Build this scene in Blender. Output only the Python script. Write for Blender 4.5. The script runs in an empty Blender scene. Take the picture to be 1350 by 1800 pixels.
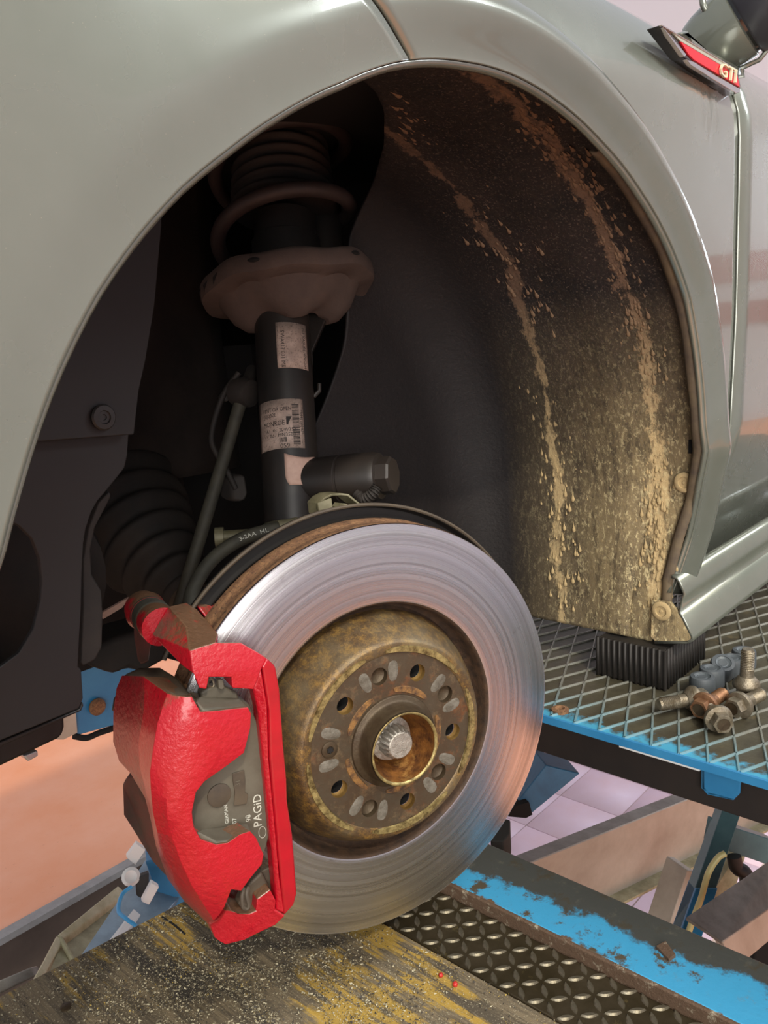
import bpy, bmesh, math, random
from mathutils import Vector, Matrix
from mathutils import noise as mnoise
random.seed(7)
V = Vector; PI = math.pi
sc = bpy.context.scene; COL = sc.collection
# ---------------------------------------------------------------- camera
H = 1.45                                   # camera height above the workshop floor
RX = V((0.66486, -0.19753, 0.72037)); RY = V((-0.74422, -0.09255, 0.66149)); RZ = V((-0.06399, -0.97592, -0.20853))
F = 1450.0
cam = bpy.data.cameras.new('camera'); cam.sensor_fit = 'HORIZONTAL'; cam.sensor_width = 36; cam.lens = 36*F/1350
cam.clip_start = 0.01; cam.clip_end = 100
co = bpy.data.objects.new('camera', cam); COL.objects.link(co)
right = V((RX[0], RY[0], RZ[0])); down = V((RX[1], RY[1], RZ[1])); fwd = V((RX[2], RY[2], RZ[2]))
m = Matrix((right, -down, -fwd)).transposed().to_4x4(); m.translation = V((0, 0, H)); co.matrix_world = m
sc.camera = co
# ---------------------------------------------------------------- world, lamps, exposure
sc.view_settings.view_transform = 'Standard'; sc.view_settings.look = 'None'
sc.view_settings.gamma = 1; sc.view_settings.use_curve_mapping = False
sc.view_settings.exposure = 0.0
w = bpy.data.worlds.new('workshop_air'); sc.world = w; w.use_nodes = True
w.node_tree.nodes['Background'].inputs[0].default_value = (0.93, 0.95, 1.0, 1)
w.node_tree.nodes['Background'].inputs[1].default_value = 0.5
def area(name, loc, target, sx, sy, power, color):
    l = bpy.data.lights.new(name, 'AREA'); l.shape = 'RECTANGLE'; l.size = sx; l.size_y = sy; l.energy = power; l.color = color
    o = bpy.data.objects.new(name, l); COL.objects.link(o); o.location = loc
    o.rotation_euler = (V(target)-V(loc)).to_track_quat('-Z', 'Y').to_euler(); return o
area('front_left_fill', (-2.6, -2.6, 2.3), (0.6, 0.4, 1.1), 2.4, 2.2, 170, (1.0, 0.97, 0.92))  # added area lamp out of view, lights the liner from the front
area('overhead_fill', (0.6, -1.6, 4.0), (0.6, 0.3, 1.1), 3.0, 0.5, 110, (1.0, 0.98, 0.94))  # added overhead area lamp, out of view
area('rear_right_fill', (5.5, -3.8, 5.0), (0.9, 0.3, 1.1), 1.6, 1.4, 130, (0.92, 0.96, 1.0))  # added area lamp hung high out of view, no window behind it
sun = bpy.data.lights.new('low_sun', 'SUN'); sun.energy = 1.6; sun.angle = 0.03; sun.color = (1.0, 0.9, 0.72)
so = bpy.data.objects.new('low_sun', sun); COL.objects.link(so)
so.rotation_euler = V((0.62, 0.95, -1.05)).to_track_quat('-Z', 'Y').to_euler()

# ---------------------------------------------------------------- geometry frames
def ray(px, py):
    c = V((px-675, py-900, F))/F
    return V((RX.dot(c), RY.dot(c), RZ.dot(c)))
O = V((0, 0, H))
def at_x(p, x): d = ray(*p); return O + d*(x/d.x)
def at_y(p, y): d = ray(*p); return O + d*(y/d.y)
def at_z(p, z): d = ray(*p); return O + d*((z)/d.z)      # z relative to eye height
def at_d(p, z): return O + ray(*p)*z
DC = V((0.4441, 0.4259, H-0.3121)); DN = V((-0.3231, -0.9461, 0.0243)).normalized()
DV = (V((0, 0, 1)) - DN*DN.z).normalized(); DU = DV.cross(DN)     # DU points to the car's tail in the disc plane
def at_w(p, w): d = ray(*p); t = (DC + DN*w - O).dot(DN)/d.dot(DN); return O + d*t
DM = Matrix((DU, DV, DN)).transposed().to_4x4(); DM.translation = DC
AX, AZ, AR = 0.45, H-0.184, 0.34            # wheel arch centre and lip radius

# ---------------------------------------------------------------- materials
def lin(c):
    if isinstance(c, str):
        c = [int(c[i:i+2], 16)/255 for i in (0, 2, 4)]
        c = [x/12.92 if x < .04045 else ((x+.055)/1.055)**2.4 for x in c]
    return (c[0], c[1], c[2], 1)
class Mt:
    def __init__(s, name, color, rough=.5, metal=0, **k):
        s.m = bpy.data.materials.new(name); s.m.use_nodes = True; s.t = s.m.node_tree; s.n = s.t.nodes
        s.b = s.n['Principled BSDF']; s.b.inputs['Base Color'].default_value = lin(color)
        s.b.inputs['Roughness'].default_value = rough; s.b.inputs['Metallic'].default_value = metal
        for kk, v in k.items(): s.b.inputs[kk.replace('_', ' ')].default_value = v
        s.tc = s.n.new('ShaderNodeTexCoord'); s.geo = s.n.new('ShaderNodeNewGeometry'); s.col = lin(color)
        s.last = None; s.bump = None
    def link(s, a, b): s.t.links.new(a, b)
    def val(s, v, sock):
        if hasattr(v, 'is_linked') or hasattr(v, 'links'): s.link(v, sock)
        else: sock.default_value = v
    def vec(s, scale=(1, 1, 1), coord='Object', rot=(0, 0, 0)):
        mp = s.n.new('ShaderNodeMapping'); mp.inputs['Scale'].default_value = scale; mp.inputs['Rotation'].default_value = rot
        s.link(s.geo.outputs['Position'] if coord == 'World' else s.tc.outputs[coord], mp.inputs[0]); return mp.outputs[0]
    def noise(s, scale, detail=4, rough=.6, stretch=(1, 1, 1), coord='Object', rot=(0, 0, 0), dist=0):
        t = s.n.new('ShaderNodeTexNoise'); t.inputs['Scale'].default_value = scale; t.inputs['Detail'].default_value = detail
        t.inputs['Roughness'].default_value = rough; t.inputs['Distortion'].default_value = dist
        s.link(s.vec(stretch, coord, rot), t.inputs['Vector']); return t.outputs['Fac']
    def voro(s, scale, stretch=(1, 1, 1), coord='Object', feature='F1'):
        t = s.n.new('ShaderNodeTexVoronoi'); t.inputs['Scale'].default_value = scale; t.feature = feature
        s.link(s.vec(stretch, coord), t.inputs['Vector']); return t.outputs['Distance']
    def ramp(s, fac, stops):
        r = s.n.new('ShaderNodeValToRGB'); e = r.color_ramp.elements
        while len(e) < len(stops): e.new(.5)
        for q, (p, c) in zip(e, stops):
            q.position = p; q.color = (c, c, c, 1) if isinstance(c, (int, float)) else lin(c)
        s.link(fac, r.inputs[0]); return r.outputs[0]
    def math(s, op, a, b=0.0, c=None):
        n = s.n.new('ShaderNodeMath'); n.operation = op; s.val(a, n.inputs[0]); s.val(b, n.inputs[1])
        if c is not None: s.val(c, n.inputs[2])
        return n.outputs[0]
    def xyz(s, coord='World'):
        n = s.n.new('ShaderNodeSeparateXYZ'); s.link(s.geo.outputs['Position'] if coord == 'World' else s.tc.outputs[coord], n.inputs[0]); return n.outputs
    def mix(s, fac, color, under=None):
        n = s.n.new('ShaderNodeMix'); n.data_type = 'RGBA'; s.val(fac, n.inputs['Factor'])
        if under is None: under = s.last if s.last is not None else s.col
        s.val(under, n.inputs[6]); s.val(lin(color) if isinstance(color, (str, tuple, list)) else color, n.inputs[7])
        s.last = n.outputs[2]; s.link(s.last, s.b.inputs['Base Color']); return s
    def setr(s, fac, lo, hi, sock='Roughness'):
        n = s.n.new('ShaderNodeMapRange'); s.link(fac, n.inputs[0]); n.inputs[3].default_value = lo; n.inputs[4].default_value = hi
        s.link(n.outputs[0], s.b.inputs[sock]); return s
    def bmp(s, h, strength=.3, dist=.001):
        n = s.n.new('ShaderNodeBump'); n.inputs['Strength'].default_value = strength; n.inputs['Distance'].default_value = dist
        s.link(h, n.inputs['Height'])
        if s.bump: s.link(s.bump, n.inputs['Normal'])
        s.bump = n.outputs[0]; s.link(s.bump, s.b.inputs['Normal']); return s
M = {}
def simple(name, color, rough=.5, metal=0, c2=None, sc_=30, bump=.0, **k):
    a = Mt(name, color, rough, metal, **k)
    n = a.noise(sc_, 6, .65)
    if c2: a.mix(a.ramp(n, [(.35, 0.), (.65, 1.)]), c2)
    if bump: a.bmp(a.noise(sc_*6, 5), bump, .001)
    M[name] = a.m; return a
# car paint, grey green metallic, dusty
a = Mt('paint', '73776d', .24, .45, Coat_Weight=1.0, Coat_Roughness=.06)
a.mix(a.math('MULTIPLY', a.ramp(a.noise(9, 4, .6, coord='World'), [(.4, 0.), (.7, 1.)]), .5), '80837a')
a.mix(a.ramp(a.voro(260, coord='World'), [(.02, .55), (.07, 0.)]), 'a9a590')
a.setr(a.noise(12, 5, .6, coord='World'), .16, .36); M['paint'] = a.m
a = Mt('liner', '171213', .72)
x, y, z = a.xyz()
dz = a.math('MULTIPLY_ADD', z, -4.0, 4.0*(H+.03))          # road dust plus painted-in light, brighter low down and outwards
dy = a.math('MULTIPLY_ADD', y, -5.5, 5.5*.545)
dust = a.math('MULTIPLY', a.math('MINIMUM', a.math('MAXIMUM', dz, 0.), 1.), a.math('MINIMUM', a.math('MAXIMUM', dy, 0.), 1.))
dn = a.math('MULTIPLY', dust, a.ramp(a.noise(30, 7, .7, (1, 1, .25), 'World'), [(.3, .45), (.62, 1.)]))
a.mix(a.math('MULTIPLY', a.ramp(a.noise(14, 8, .7, coord='World'), [(.42, 0.), (.62, .8)]), a.ramp(dy, [(.0, 0.), (.5, 1.)])), '2e2320')
a.mix(a.math('MULTIPLY', dn, .97), '9f8c66')
a.mix(a.math('MULTIPLY', a.ramp(a.noise(420, 3, .8, coord='World'), [(.56, 0.), (.66, .6)]), a.ramp(dy, [(.0, .1), (.4, 1.)])), '75675b')
yw = a.math('ADD', y, a.math('MULTIPLY', a.math('SUBTRACT', a.noise(11, 3, .5, coord='World'), .5), .03))
for yc, wd, amp in ((.359, .015, .95), (.477, .013, .75)):
    dd = a.math('DIVIDE', a.math('ABSOLUTE', a.math('SUBTRACT', yw, yc)), wd)
    st = a.math('SUBTRACT', a.math('ADD', a.math('MULTIPLY', a.noise(48, 7, .8, (1, 1, .6), 'World'), 3.4), a.math('MULTIPLY', a.noise(9, 3, .6, coord='World'), 1.2)), a.math('ADD', dd, 1.75))
    a.mix(a.math('MULTIPLY', a.ramp(st, [(.1, 0.), (.35, 1.)]), amp), a.ramp(dz, [(.0, '6f5847'), (.6, 'c4ab7e')]))
a.mix(a.math('MULTIPLY', a.ramp(a.noise(120, 6, .8, (1, 1, .3), 'World'), [(.50, 0.), (.60, .6)]), a.ramp(dy, [(.0, .1), (.5, 1.)])), '2c241d')
a.mix(a.math('MULTIPLY', a.ramp(a.noise(230, 5, .85, (1, 1, .5), 'World'), [(.53, 0.), (.60, .8)]), dust), 'd6c698')
a.bmp(a.noise(190, 5, .7, coord='World'), .5, .002); a.setr(a.noise(20, coord='World'), .55, .85); M['liner'] = a.m
simple('liner_front', '131112', .6, 0, '1a1716', 9, .1)
a = simple('mud', '67513f', .9, 0, '77604b', 80, .5); zm = a.math('MULTIPLY_ADD', a.xyz()[2], -4.0, 4.0*(H+.02)); a.mix(a.ramp(zm, [(0., 0.), (.7, .9)]), 'b09a70'); M['mud'] = a.m
simple('liner_lip', '4a3f38', .7, 0, '6e604a', 25, .3)
simple('inner_wing', '1d1613', .85, 0, '2a211c', 22, .6)
simple('dark_void', '0c0a0a', .9)  # near-black for dark parts, and for shade painted in holes and gaps
simple('black_plastic', '191817', .5, 0, '24211f', 20, .15)
simple('rubber', '1a1715', .75, 0, '2a231e', 25, .2)
simple('strut_black', '1b1a19', .42, 0, '2c2521', 12, .08)
simple('spring_seat', '463a35', .85, 0, '54463f', 22, .6)
simple('spring', '2c2423', .6, 0, '362c2a', 30, .2)
simple('dusty_hose', '2e2c25', .7, 0, '3f3c31', 60, .2)
simple('bracket_tan', '7c765e', .55, .2, '5c573f', 40, .2)
a = simple('sticker', 'a89488', .6, 0, '8c7a70', 90, .0); a.mix(a.ramp(a.noise(500, 3, .8), [(.55, 0.), (.62, .6)]), '4a403b')
simple('ink', '1c1613', .7)
simple('caliper_text', 'b8b8ac', .6)
simple('pink_tape', 'c4a394', .65, 0, 'ae8d7e', 60, .1)
# red caliper paint with brake dust on upward and inner faces
a = Mt('red_paint', 'a2061b', .26, 0, Coat_Weight=.5, Coat_Roughness=.15)
nx, ny, nz = [None]*3
sn = a.n.new('ShaderNodeSeparateXYZ'); a.link(a.geo.outputs['Normal'], sn.inputs[0])
up = a.math('MULTIPLY_ADD', a.noise(45, 7, .75, coord='World'), 1.1, a.math('MULTIPLY', sn.outputs[2], .55))
a.mix(a.ramp(up, [(.80, 0.), (.98, .92)]), '54452f')
wd = a.math('MULTIPLY_ADD', a.xyz()[0], -3.0, .75)           # more dust towards the leading side
a.mix(a.math('MULTIPLY', a.ramp(a.math('ADD', wd, a.noise(26, 8, .75, coord='World')), [(.72, 0.), (.92, .8)]), .85), '5d3a2e')
a.bmp(a.noise(230, 3, .6, coord='World'), .5, .0022); a.setr(up, .22, .55); M['red_paint'] = a.m
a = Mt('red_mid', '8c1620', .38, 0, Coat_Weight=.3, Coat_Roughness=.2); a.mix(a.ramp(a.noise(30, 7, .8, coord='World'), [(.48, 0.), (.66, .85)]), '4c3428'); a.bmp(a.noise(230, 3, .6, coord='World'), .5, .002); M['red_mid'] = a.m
simple('red_dusty', '5b2a24', .6, 0, '3b3026', 24, .3)
simple('red_clean', 'a2061b', .27, 0, '920a19', 40, .25, Coat_Weight=.4)
simple('brake_dust_grey', '5a5549', .62, 0, '4d473b', 40, .1)
simple('brake_dust_dark', '3a3128', .7, 0, '4b4031', 40, .2)
# disc
def radial(a):
    s = a.xyz('Object'); return a.math('SQRT', a.math('ADD', a.math('MULTIPLY', s[0], s[0]), a.math('MULTIPLY', s[1], s[1])))
def ring_noise(a, r, scale, detail=4, rough=.6):
    t = a.n.new('ShaderNodeTexNoise'); t.noise_dimensions = '1D'; t.inputs['Scale'].default_value = scale
    t.inputs['Detail'].default_value = detail; t.inputs['Roughness'].default_value = rough; a.link(r, t.inputs['W']); return t.outputs['Fac']
a = Mt('friction_ring', 'c3c2c4', .27, 1.0); r = radial(a)
rr = a.math('ADD', r, a.math('MULTIPLY', a.noise(3, 2), .0025))
a.mix(a.ramp(ring_noise(a, rr, 260, 5, .7), [(.4, 0.), (.68, .55)]), '8d8986')
a.mix(a.ramp(ring_noise(a, rr, 45, 3, .6), [(.45, 0.), (.7, .45)]), 'e6e6ea')
a.mix(a.math('MULTIPLY', a.ramp(a.noise(60, 5, .8), [(.62, 0.), (.72, .6)]), .6), '6d645c')
a.bmp(ring_noise(a, rr, 900, 4, .75), .35, .0003)
a.bmp(ring_noise(a, r, 60, 2, .5), .5, .0006)
tg = a.n.new('ShaderNodeTangent'); tg.direction_type = 'RADIAL'; tg.axis = 'Z'; a.link(tg.outputs[0], a.b.inputs['Tangent'])
a.b.inputs['Anisotropic'].default_value = .6; a.b.inputs['Anisotropic Rotation'].default_value = 0.0
a.setr(ring_noise(a, rr, 150, 3), .17, .36); M['friction_ring'] = a.m
a = Mt('rust', '6b4a33', .8, .15); a.mix(a.ramp(a.noise(160, 6, .8), [(.42, 0.), (.6, 1.)]), '8f6a48')
a.mix(a.ramp(a.noise(420, 4, .8), [(.55, 0.), (.62, .9)]), '33251b'); a.mix(a.ramp(a.noise(300, 3, .8), [(.66, 0.), (.7, .8)]), 'b39a76')
a.bmp(a.noise(400, 5, .8), .9, .0016); M['rust'] = a.m
simple('hat_root', '4a3524', .75, .1, '2e2118', 110, .5)  # rust brown, coloured darker as shade in the bore recess
a = Mt('hat_metal', '54412c', .45, .5); z_ = a.xyz('Object')[2]
a.mix(a.ramp(a.noise(120, 6, .8), [(.45, 0.), (.68, .9)]), '9a7638')
a.mix(a.ramp(a.noise(500, 3, .8), [(.5, 0.), (.6, .5)]), '40301f')
a.mix(a.ramp(a.noise(14, 4, .6), [(.45, 0.), (.7, .6)]), '7d735a')
a.bmp(a.noise(700, 3, .8), .5, .0006); M['hat_metal'] = a.m
a = Mt('hat_face', '4c4234', .5, .45); a.mix(a.ramp(a.noise(40, 7, .75), [(.4, 0.), (.6, .9)]), '4a3a2a')
a.mix(a.ramp(a.noise(55, 6, .8), [(.52, 0.), (.64, .8)]), '6e5d45'); a.mix(a.ramp(a.noise(28, 6, .8), [(.56, 0.), (.66, .7)]), '6b3f22'); a.bmp(a.noise(300, 5, .8), .5, .0006); M['hat_face'] = a.m
simple('halo_grey', '6f6a60', .65, .2, '4d463b', 130, .4)
simple('gold_pad', 'b3a26c', .4, .7, '5b4c2e', 170, .4)
simple('gold_rust', '9a7242', .5, .5, '4a3930', 160, .5)
simple('hub_dark', '4f4332', .5, .5, '3b2e20', 60, .3)
a = simple('hub_rust', '8a5a28', .55, .5, '4f2f18', 90, .6); a.mix(a.ramp(a.noise(50, 4, .7), [(.55, 0.), (.7, .8)]), 'b88a4a')
a = simple('bolt_steel', 'bdb9b0', .38, .75, '9a958b', 160, .6)
simple('thread_gold', '9a7c48', .5, .6, '6e5228', 60, .2)
simple('bolt_zinc', '8d8474', .4, .7, '6a5f4c', 120, .5)
simple('bolt_copper', '8d6a4d', .45, .6, '6e4a33', 120, .4)
simple('cap_inner', '5d6468', .45, .2, '3a3f42', 40, .1)
simple('cap_grey', '3e4347', .55, 0, '4a4f52', 40, .1)
# lift
a = Mt('lift_paint', '3b8fb8', .4); 
a.mix(a.ramp(a.noise(30, 8, .75, coord='World'), [(.56, 0.), (.62, 1.)]), '4a4234')
px_ = a.math('MULTIPLY_ADD', a.xyz()[0], 13.0, -13.0*.622)
a.mix(a.ramp(a.math('ADD', a.math('ADD', px_, a.math('MULTIPLY_ADD', a.xyz()[1], .9, -.32)), a.math('MULTIPLY', a.noise(26, 8, .75, coord='World'), .9)), [(.46, 0.), (.56, .96)]), '3f3b31')
a.mix(a.ramp(a.noise(45, 8, .8, coord='World'), [(.58, 0.), (.70, .55)]), '6d6a5c')
a.mix(a.ramp(a.math('ADD', a.math('MULTIPLY_ADD', a.xyz()[0], -30., 30.*.594), a.math('MULTIPLY', a.noise(40, 8, .75, coord='World'), .9)), [(.60, 0.), (.66, 1.)]), '5a4636')
a.bmp(a.noise(120, 6, .7, coord='World'), .4, .001); a.setr(a.noise(60, coord='World'), .3, .6); M['lift_paint'] = a.m
a = Mt('rusty_edge', '5a4636', .7, .2); a.mix(a.ramp(a.noise(70, 7, .8, coord='World'), [(.55, 0.), (.64, .9)]), 'a39a86')
a.mix(a.ramp(a.noise(12, 5, .7, coord='World'), [(.62, 0.), (.68, 1.)]), '3d93bd'); a.bmp(a.noise(200, 5, .8), .8, .002); M['rusty_edge'] = a.m
simple('blue_paint', '246d9c', .42, 0, '2f7ba8', 14, .1)
simple('blue_dark', '1f4f70', .5, 0, '2a6488', 14, .1)
simple('teal_paint', '4f7176', .4, .1, '3e5f66', 14, .1)
simple('cream_metal', 'b5ada0', .45, .1, '9c9284', 8, .1)
simple('grey_metal', '7a7873', .5, .3, '5f5c56', 22, .2)
simple('dark_beam', '1d1613', .6, .1, '2a201a', 10, .2)
simple('beige_paint', 'a8a283', .6, 0, '7f7a5c', 30, .2)
a = simple('plate_dirty', '4d4838', .5, .25, '3a3529', 30, .4)
a.mix(a.ramp(a.noise(18, 6, .7, coord='World'), [(.6, 0.), (.7, .6)]), '7a6a48')
xw = a.math('MULTIPLY_ADD', a.xyz()[0], -22.0, 22.0*.700)
a.mix(a.ramp(a.math('ADD', xw, a.math('MULTIPLY', a.math('SUBTRACT', a.noise(45, 5, .7, coord='World'), .5), 1.5)), [(.1, 0.), (.35, 1.)]), '4499ba')
a = simple('rib_metal', '77766a', .4, .45, '8f9088', 60, .3)
a.mix(a.ramp(a.xyz()[0], [(.67, .8), (.75, 0.)]), '6fa8b8')
a = simple('tread_plate', '4a4132', .42, .5, '38301f', 25, .4); a.mix(a.ramp(a.noise(60, 6, .8), [(.6, 0.), (.68, .6)]), '7a6b45')
simple('tread_lug', '7f7868', .35, .7, '5d5646', 90, .3)
# wood with worn yellow paint along the grain (grain runs across the ramp)
a = Mt('worn_wood', '746751', .75)
g = a.noise(150, 6, .7, (1, .07, 1), 'World')
a.mix(a.ramp(g, [(.42, 0.), (.6, .8)]), '3f382e')
ye = a.math('ADD', a.math('MULTIPLY', a.noise(9, 5, .65, (1, .55, 1), 'World'), 1.0), a.math('MULTIPLY', a.noise(170, 3, .6, (1, .05, 1), 'World'), .42))
a.mix(a.ramp(ye, [(.74, 0.), (.80, .8)]), 'b08f38')
a.mix(a.ramp(a.noise(7, 6, .7, (1, .6, 1), 'World', dist=.5), [(.56, 0.), (.63, .9)]), '2c2926')
a.mix(a.ramp(a.noise(600, 3, .8, coord='World'), [(.6, 0.), (.66, .8)]), 'b3a98f')
a.bmp(g, .6, .002); a.bmp(a.noise(300, 5, .8, coord='World'), .5, .0015); M['worn_wood'] = a.m
simple('grit_light', 'a59d84', .8); simple('grit_dark', '3b3732', .8); simple('grit_gold', 'b59a4a', .7); simple('red_crumb', 'b32a24', .5)
a = Mt('floor_tile', 'dfa184', .5); a.mix(a.ramp(a.noise(2.5, 6, .6, (1, 1, 1), 'World'), [(.35, 0.), (.7, 1.)]), 'd98e66')
a.mix(a.ramp(a.noise(60, 4, .8, coord='World'), [(.62, 0.), (.7, .3)]), '9c6a50'); M['floor_tile'] = a.m
simple('grout', 'c9b8ae', .7)
simple('concrete', '5b5149', .8, 0, '6d635a', 6, .2)
a = Mt('highlight_glow', 'dfeaff', .5, 0, Emission_Strength=5.0); a.b.inputs['Emission Color'].default_value = (.78, .9, 1, 1); M['highlight_glow'] = a.m  # glowing pane of the added, unseen window
simple('reflection_grey', 'a9a8a6', .6, 0, '98979a', 5, .1)
simple('tile_daylit', 'dcc6da', .5, 0, 'd6b9c4', 3, .05)  # same floor tile, with the bright daylight wash painted into its colour
simple('pit_dark', '3d322c', .8, 0, '4a3e37', 6, .2)
simple('rail_grey', '8fa3b3', .4, .4, '7d8e9b', 20, .1)
simple('guard_beige', 'c8c1a4', .55, 0, 'aaa27f', 30, .2)
simple('curb', '8f8f90', .5, .2, '7b7b7c', 20, .1)
simple('wall_white', 'd9d8e2', .7); simple('wall_red', 'a3343c', .6)
simple('block_rubber', '1d1a18', .6, 0, '2a2520', 12, .2)
simple('alu', 'c9cfd4', .25, .6)
simple('chrome', 'd8dadd', .12, 1.0); simple('gloss_black', '0b0b0d', .12, 0, Coat_Weight=.6); simple('badge_red', 'c40f22', .3)
simple('badge_grey', 'a5a596', .35, .3); simple('letter_cream', 'd8cfae', .35, .3)
simple('white_plastic', 'e0e0de', .4); simple('cable_blue', '3f9ad0', .4); simple('cable_yellow', 'b8b47c', .4)
simple('mirror_dark', '3a3a40', .35, .2)
simple('orange_paint', 'c98a3c', .5)

# ---------------------------------------------------------------- object helpers
def link(o, parent=None, label=None, cat=None, group=None, kind=None):
    COL.objects.link(o)
    if parent: o.parent = parent
    if label: o['label'] = label
    if cat: o['category'] = cat
    if group: o['group'] = group
    if kind: o['kind'] = kind
    return o
def thing(name, loc, label, cat, group=None, mat=None, kind=None):
    o = bpy.data.objects.new(name, None); o.empty_display_size = .02
    if mat is not None: o.matrix_world = mat
    else: o.location = loc
    WM[o.name] = (mat.copy() if mat is not None else Matrix.Translation(V(loc)))
    return link(o, None, label, cat, group, kind)
WM = {}
def obj(name, bm, mat, parent=None, label=None, cat=None, group=None, kind=None, bevel=0, segs=2, smooth=True, subd=0, solid=0, local=False, angle=40, solid_off=-1, recalc=True):
    if recalc and not solid: bmesh.ops.recalc_face_normals(bm, faces=bm.faces)
    me = bpy.data.meshes.new(name)
    mats = mat if isinstance(mat, (list, tuple)) else [mat]
    if parent is not None:
        wm = WM.get(parent.name)
        if not local: bm.transform(wm.inverted())
        base = wm
    elif not local:
        xs = [v.co for v in bm.verts]
        c = V(((min(v.x for v in xs)+max(v.x for v in xs))/2, (min(v.y for v in xs)+max(v.y for v in xs))/2, min(v.z for v in xs)))
        bm.transform(Matrix.Translation(-c)); base = Matrix.Translation(c)
    else: base = Matrix.Identity(4)
    bm.to_mesh(me); bm.free()
    for k in mats: me.materials.append(M[k])
    if smooth: me.polygons.foreach_set('use_smooth', [True]*len(me.polygons)); me.set_sharp_from_angle(angle=math.radians(angle)) if not (bevel or subd) else None
    o = bpy.data.objects.new(name, me); link(o, parent, label, cat, group, kind)
    if parent is None: o.matrix_world = base
    WM[o.name] = base
    if solid: q = o.modifiers.new('solid', 'SOLIDIFY'); q.thickness = solid; q.offset = solid_off; q.use_quality_normals = True
    if bevel:
        q = o.modifiers.new('bevel', 'BEVEL'); q.width = bevel; q.segments = segs; q.limit_method = 'ANGLE'; q.angle_limit = math.radians(28); q.harden_normals = True
    if subd: q = o.modifiers.new('sub', 'SUBSURF'); q.levels = subd; q.render_levels = subd
    return o
def share(src, name, parent=None, loc=None, mat=None, **k):
    o = bpy.data.objects.new(name, src.data); link(o, parent, **k)
    if mat is not None: o.matrix_basis = mat
    elif loc is not None: o.location = loc
    return o
def nb(): return bmesh.new()
def poly(bm, pts, vec):
    """solid prism: polygon pts swept by vec (one vector, or a list of end points)"""
    a = [bm.verts.new(p) for p in pts]
    b = [bm.verts.new(p) for p in vec] if isinstance(vec, list) else [bm.verts.new(V(p)+V(vec)) for p in pts]
    n = len(a); bm.faces.new(a); bm.faces.new(b[::-1])
    for i in range(n): bm.faces.new((a[i], b[i], b[(i+1) % n], a[(i+1) % n]))
    return bm
def box(bm, lo, hi):
    x0, y0, z0 = lo; x1, y1, z1 = hi
    return poly(bm, [V((x0, y0, z0)), V((x1, y0, z0)), V((x1, y1, z0)), V((x0, y1, z0))], V((0, 0, z1-z0)))
def frame(d):
    d = V(d).normalized(); a = V((0, 0, 1)) if abs(d.z) < .9 else V((1, 0, 0)); x = a.cross(d).normalized(); return x, d.cross(x), d
def lathe(bm, prof, o=V((0, 0, 0)), ax=V((0, 0, 1)), n=48, cap=True, xax=None):
    x, y, d = frame(ax)
    if xax is not None: x = (xax - d*xax.dot(d)).normalized(); y = d.cross(x)
    rings = []
    for r, h in prof:
        rings.append([bm.verts.new(V(o)+d*h+(x*math.cos(t)+y*math.sin(t))*r) for t in (2*PI*i/n for i in range(n))])
    for a, b in zip(rings, rings[1:]):
        for i in range(n): bm.faces.new((a[i], a[(i+1) % n], b[(i+1) % n], b[i]))
    if cap: bm.faces.new(rings[0][::-1]); bm.faces.new(rings[-1])
    return bm
def spline(pts, n=8):
    out = []; P = [V(p) for p in pts]; P = [P[0]*2-P[1]] + P + [P[-1]*2-P[-2]]
    for i in range(1, len(P)-2):
        for k in range(n):
            t = k/n; a, b, c, d = P[i-1:i+3]
            out.append(.5*((2*b)+(c-a)*t+(2*a-5*b+4*c-d)*t*t+(3*b-a-3*c+d)*t**3))
    out.append(P[-2]); return out
def tube(bm, pts, r, n=12, cap=True):
    rings = []; x = None
    for i, p in enumerate(pts):
        d = (pts[min(i+1, len(pts)-1)]-pts[max(i-1, 0)]).normalized()
        if x is None: x = frame(d)[0]
        x = (x-d*x.dot(d)).normalized(); y = d.cross(x); q = r[i] if isinstance(r, (list, tuple)) else r
        rings.append([bm.verts.new(p+(x*math.cos(2*PI*k/n)+y*math.sin(2*PI*k/n))*q) for k in range(n)])
    for a, b in zip(rings, rings[1:]):
        for k in range(n): bm.faces.new((a[k], a[(k+1) % n], b[(k+1) % n], b[k]))
    if cap: bm.faces.new(rings[0][::-1]); bm.faces.new(rings[-1])
    return bm
def grid(bm, fn, nu, nv, keep=None):
    vs = [[bm.verts.new(fn(i/nu, j/nv)) for j in range(nv+1)] for i in range(nu+1)]
    for i in range(nu):
        for j in range(nv): bm.faces.new((vs[i][j], vs[i+1][j], vs[i+1][j+1], vs[i][j+1]))
    return bm
def surf(bm, verts, faces):
    vs = [bm.verts.new(v) for v in verts]
    for f in faces: bm.faces.new([vs[i] for i in f])
    return bm
def text(name, s, size, mapf, mat, parent, depth=.0):
    cu = bpy.data.curves.new(name, 'FONT'); cu.body = s; cu.size = size; cu.resolution_u = 2; cu.align_x = 'LEFT'
    o = bpy.data.objects.new(name, cu); COL.objects.link(o); dg = bpy.context.evaluated_depsgraph_get(); dg.update()
    me = bpy.data.meshes.new_from_object(o.evaluated_get(dg)); bpy.data.objects.remove(o); bpy.data.curves.remove(cu)
    bm = nb(); bm.from_mesh(me); bpy.data.meshes.remove(me)
    if depth:
        r = bmesh.ops.extrude_face_region(bm, geom=bm.faces[:]); 
        for v in [g for g in r['geom'] if isinstance(g, bmesh.types.BMVert)]: v.co.z += depth
    else: bmesh.ops.subdivide_edges(bm, edges=[e for e in bm.edges if e.calc_length() > .004], cuts=1)
    for v in bm.verts: v.co = mapf(v.co.x, v.co.y, v.co.z)
    return obj(name, bm, mat, parent, smooth=False, recalc=bool(depth))
def sstep(a, b, x): t = max(0, min(1, (x-a)/(b-a))); return t*t*(3-2*t)
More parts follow.
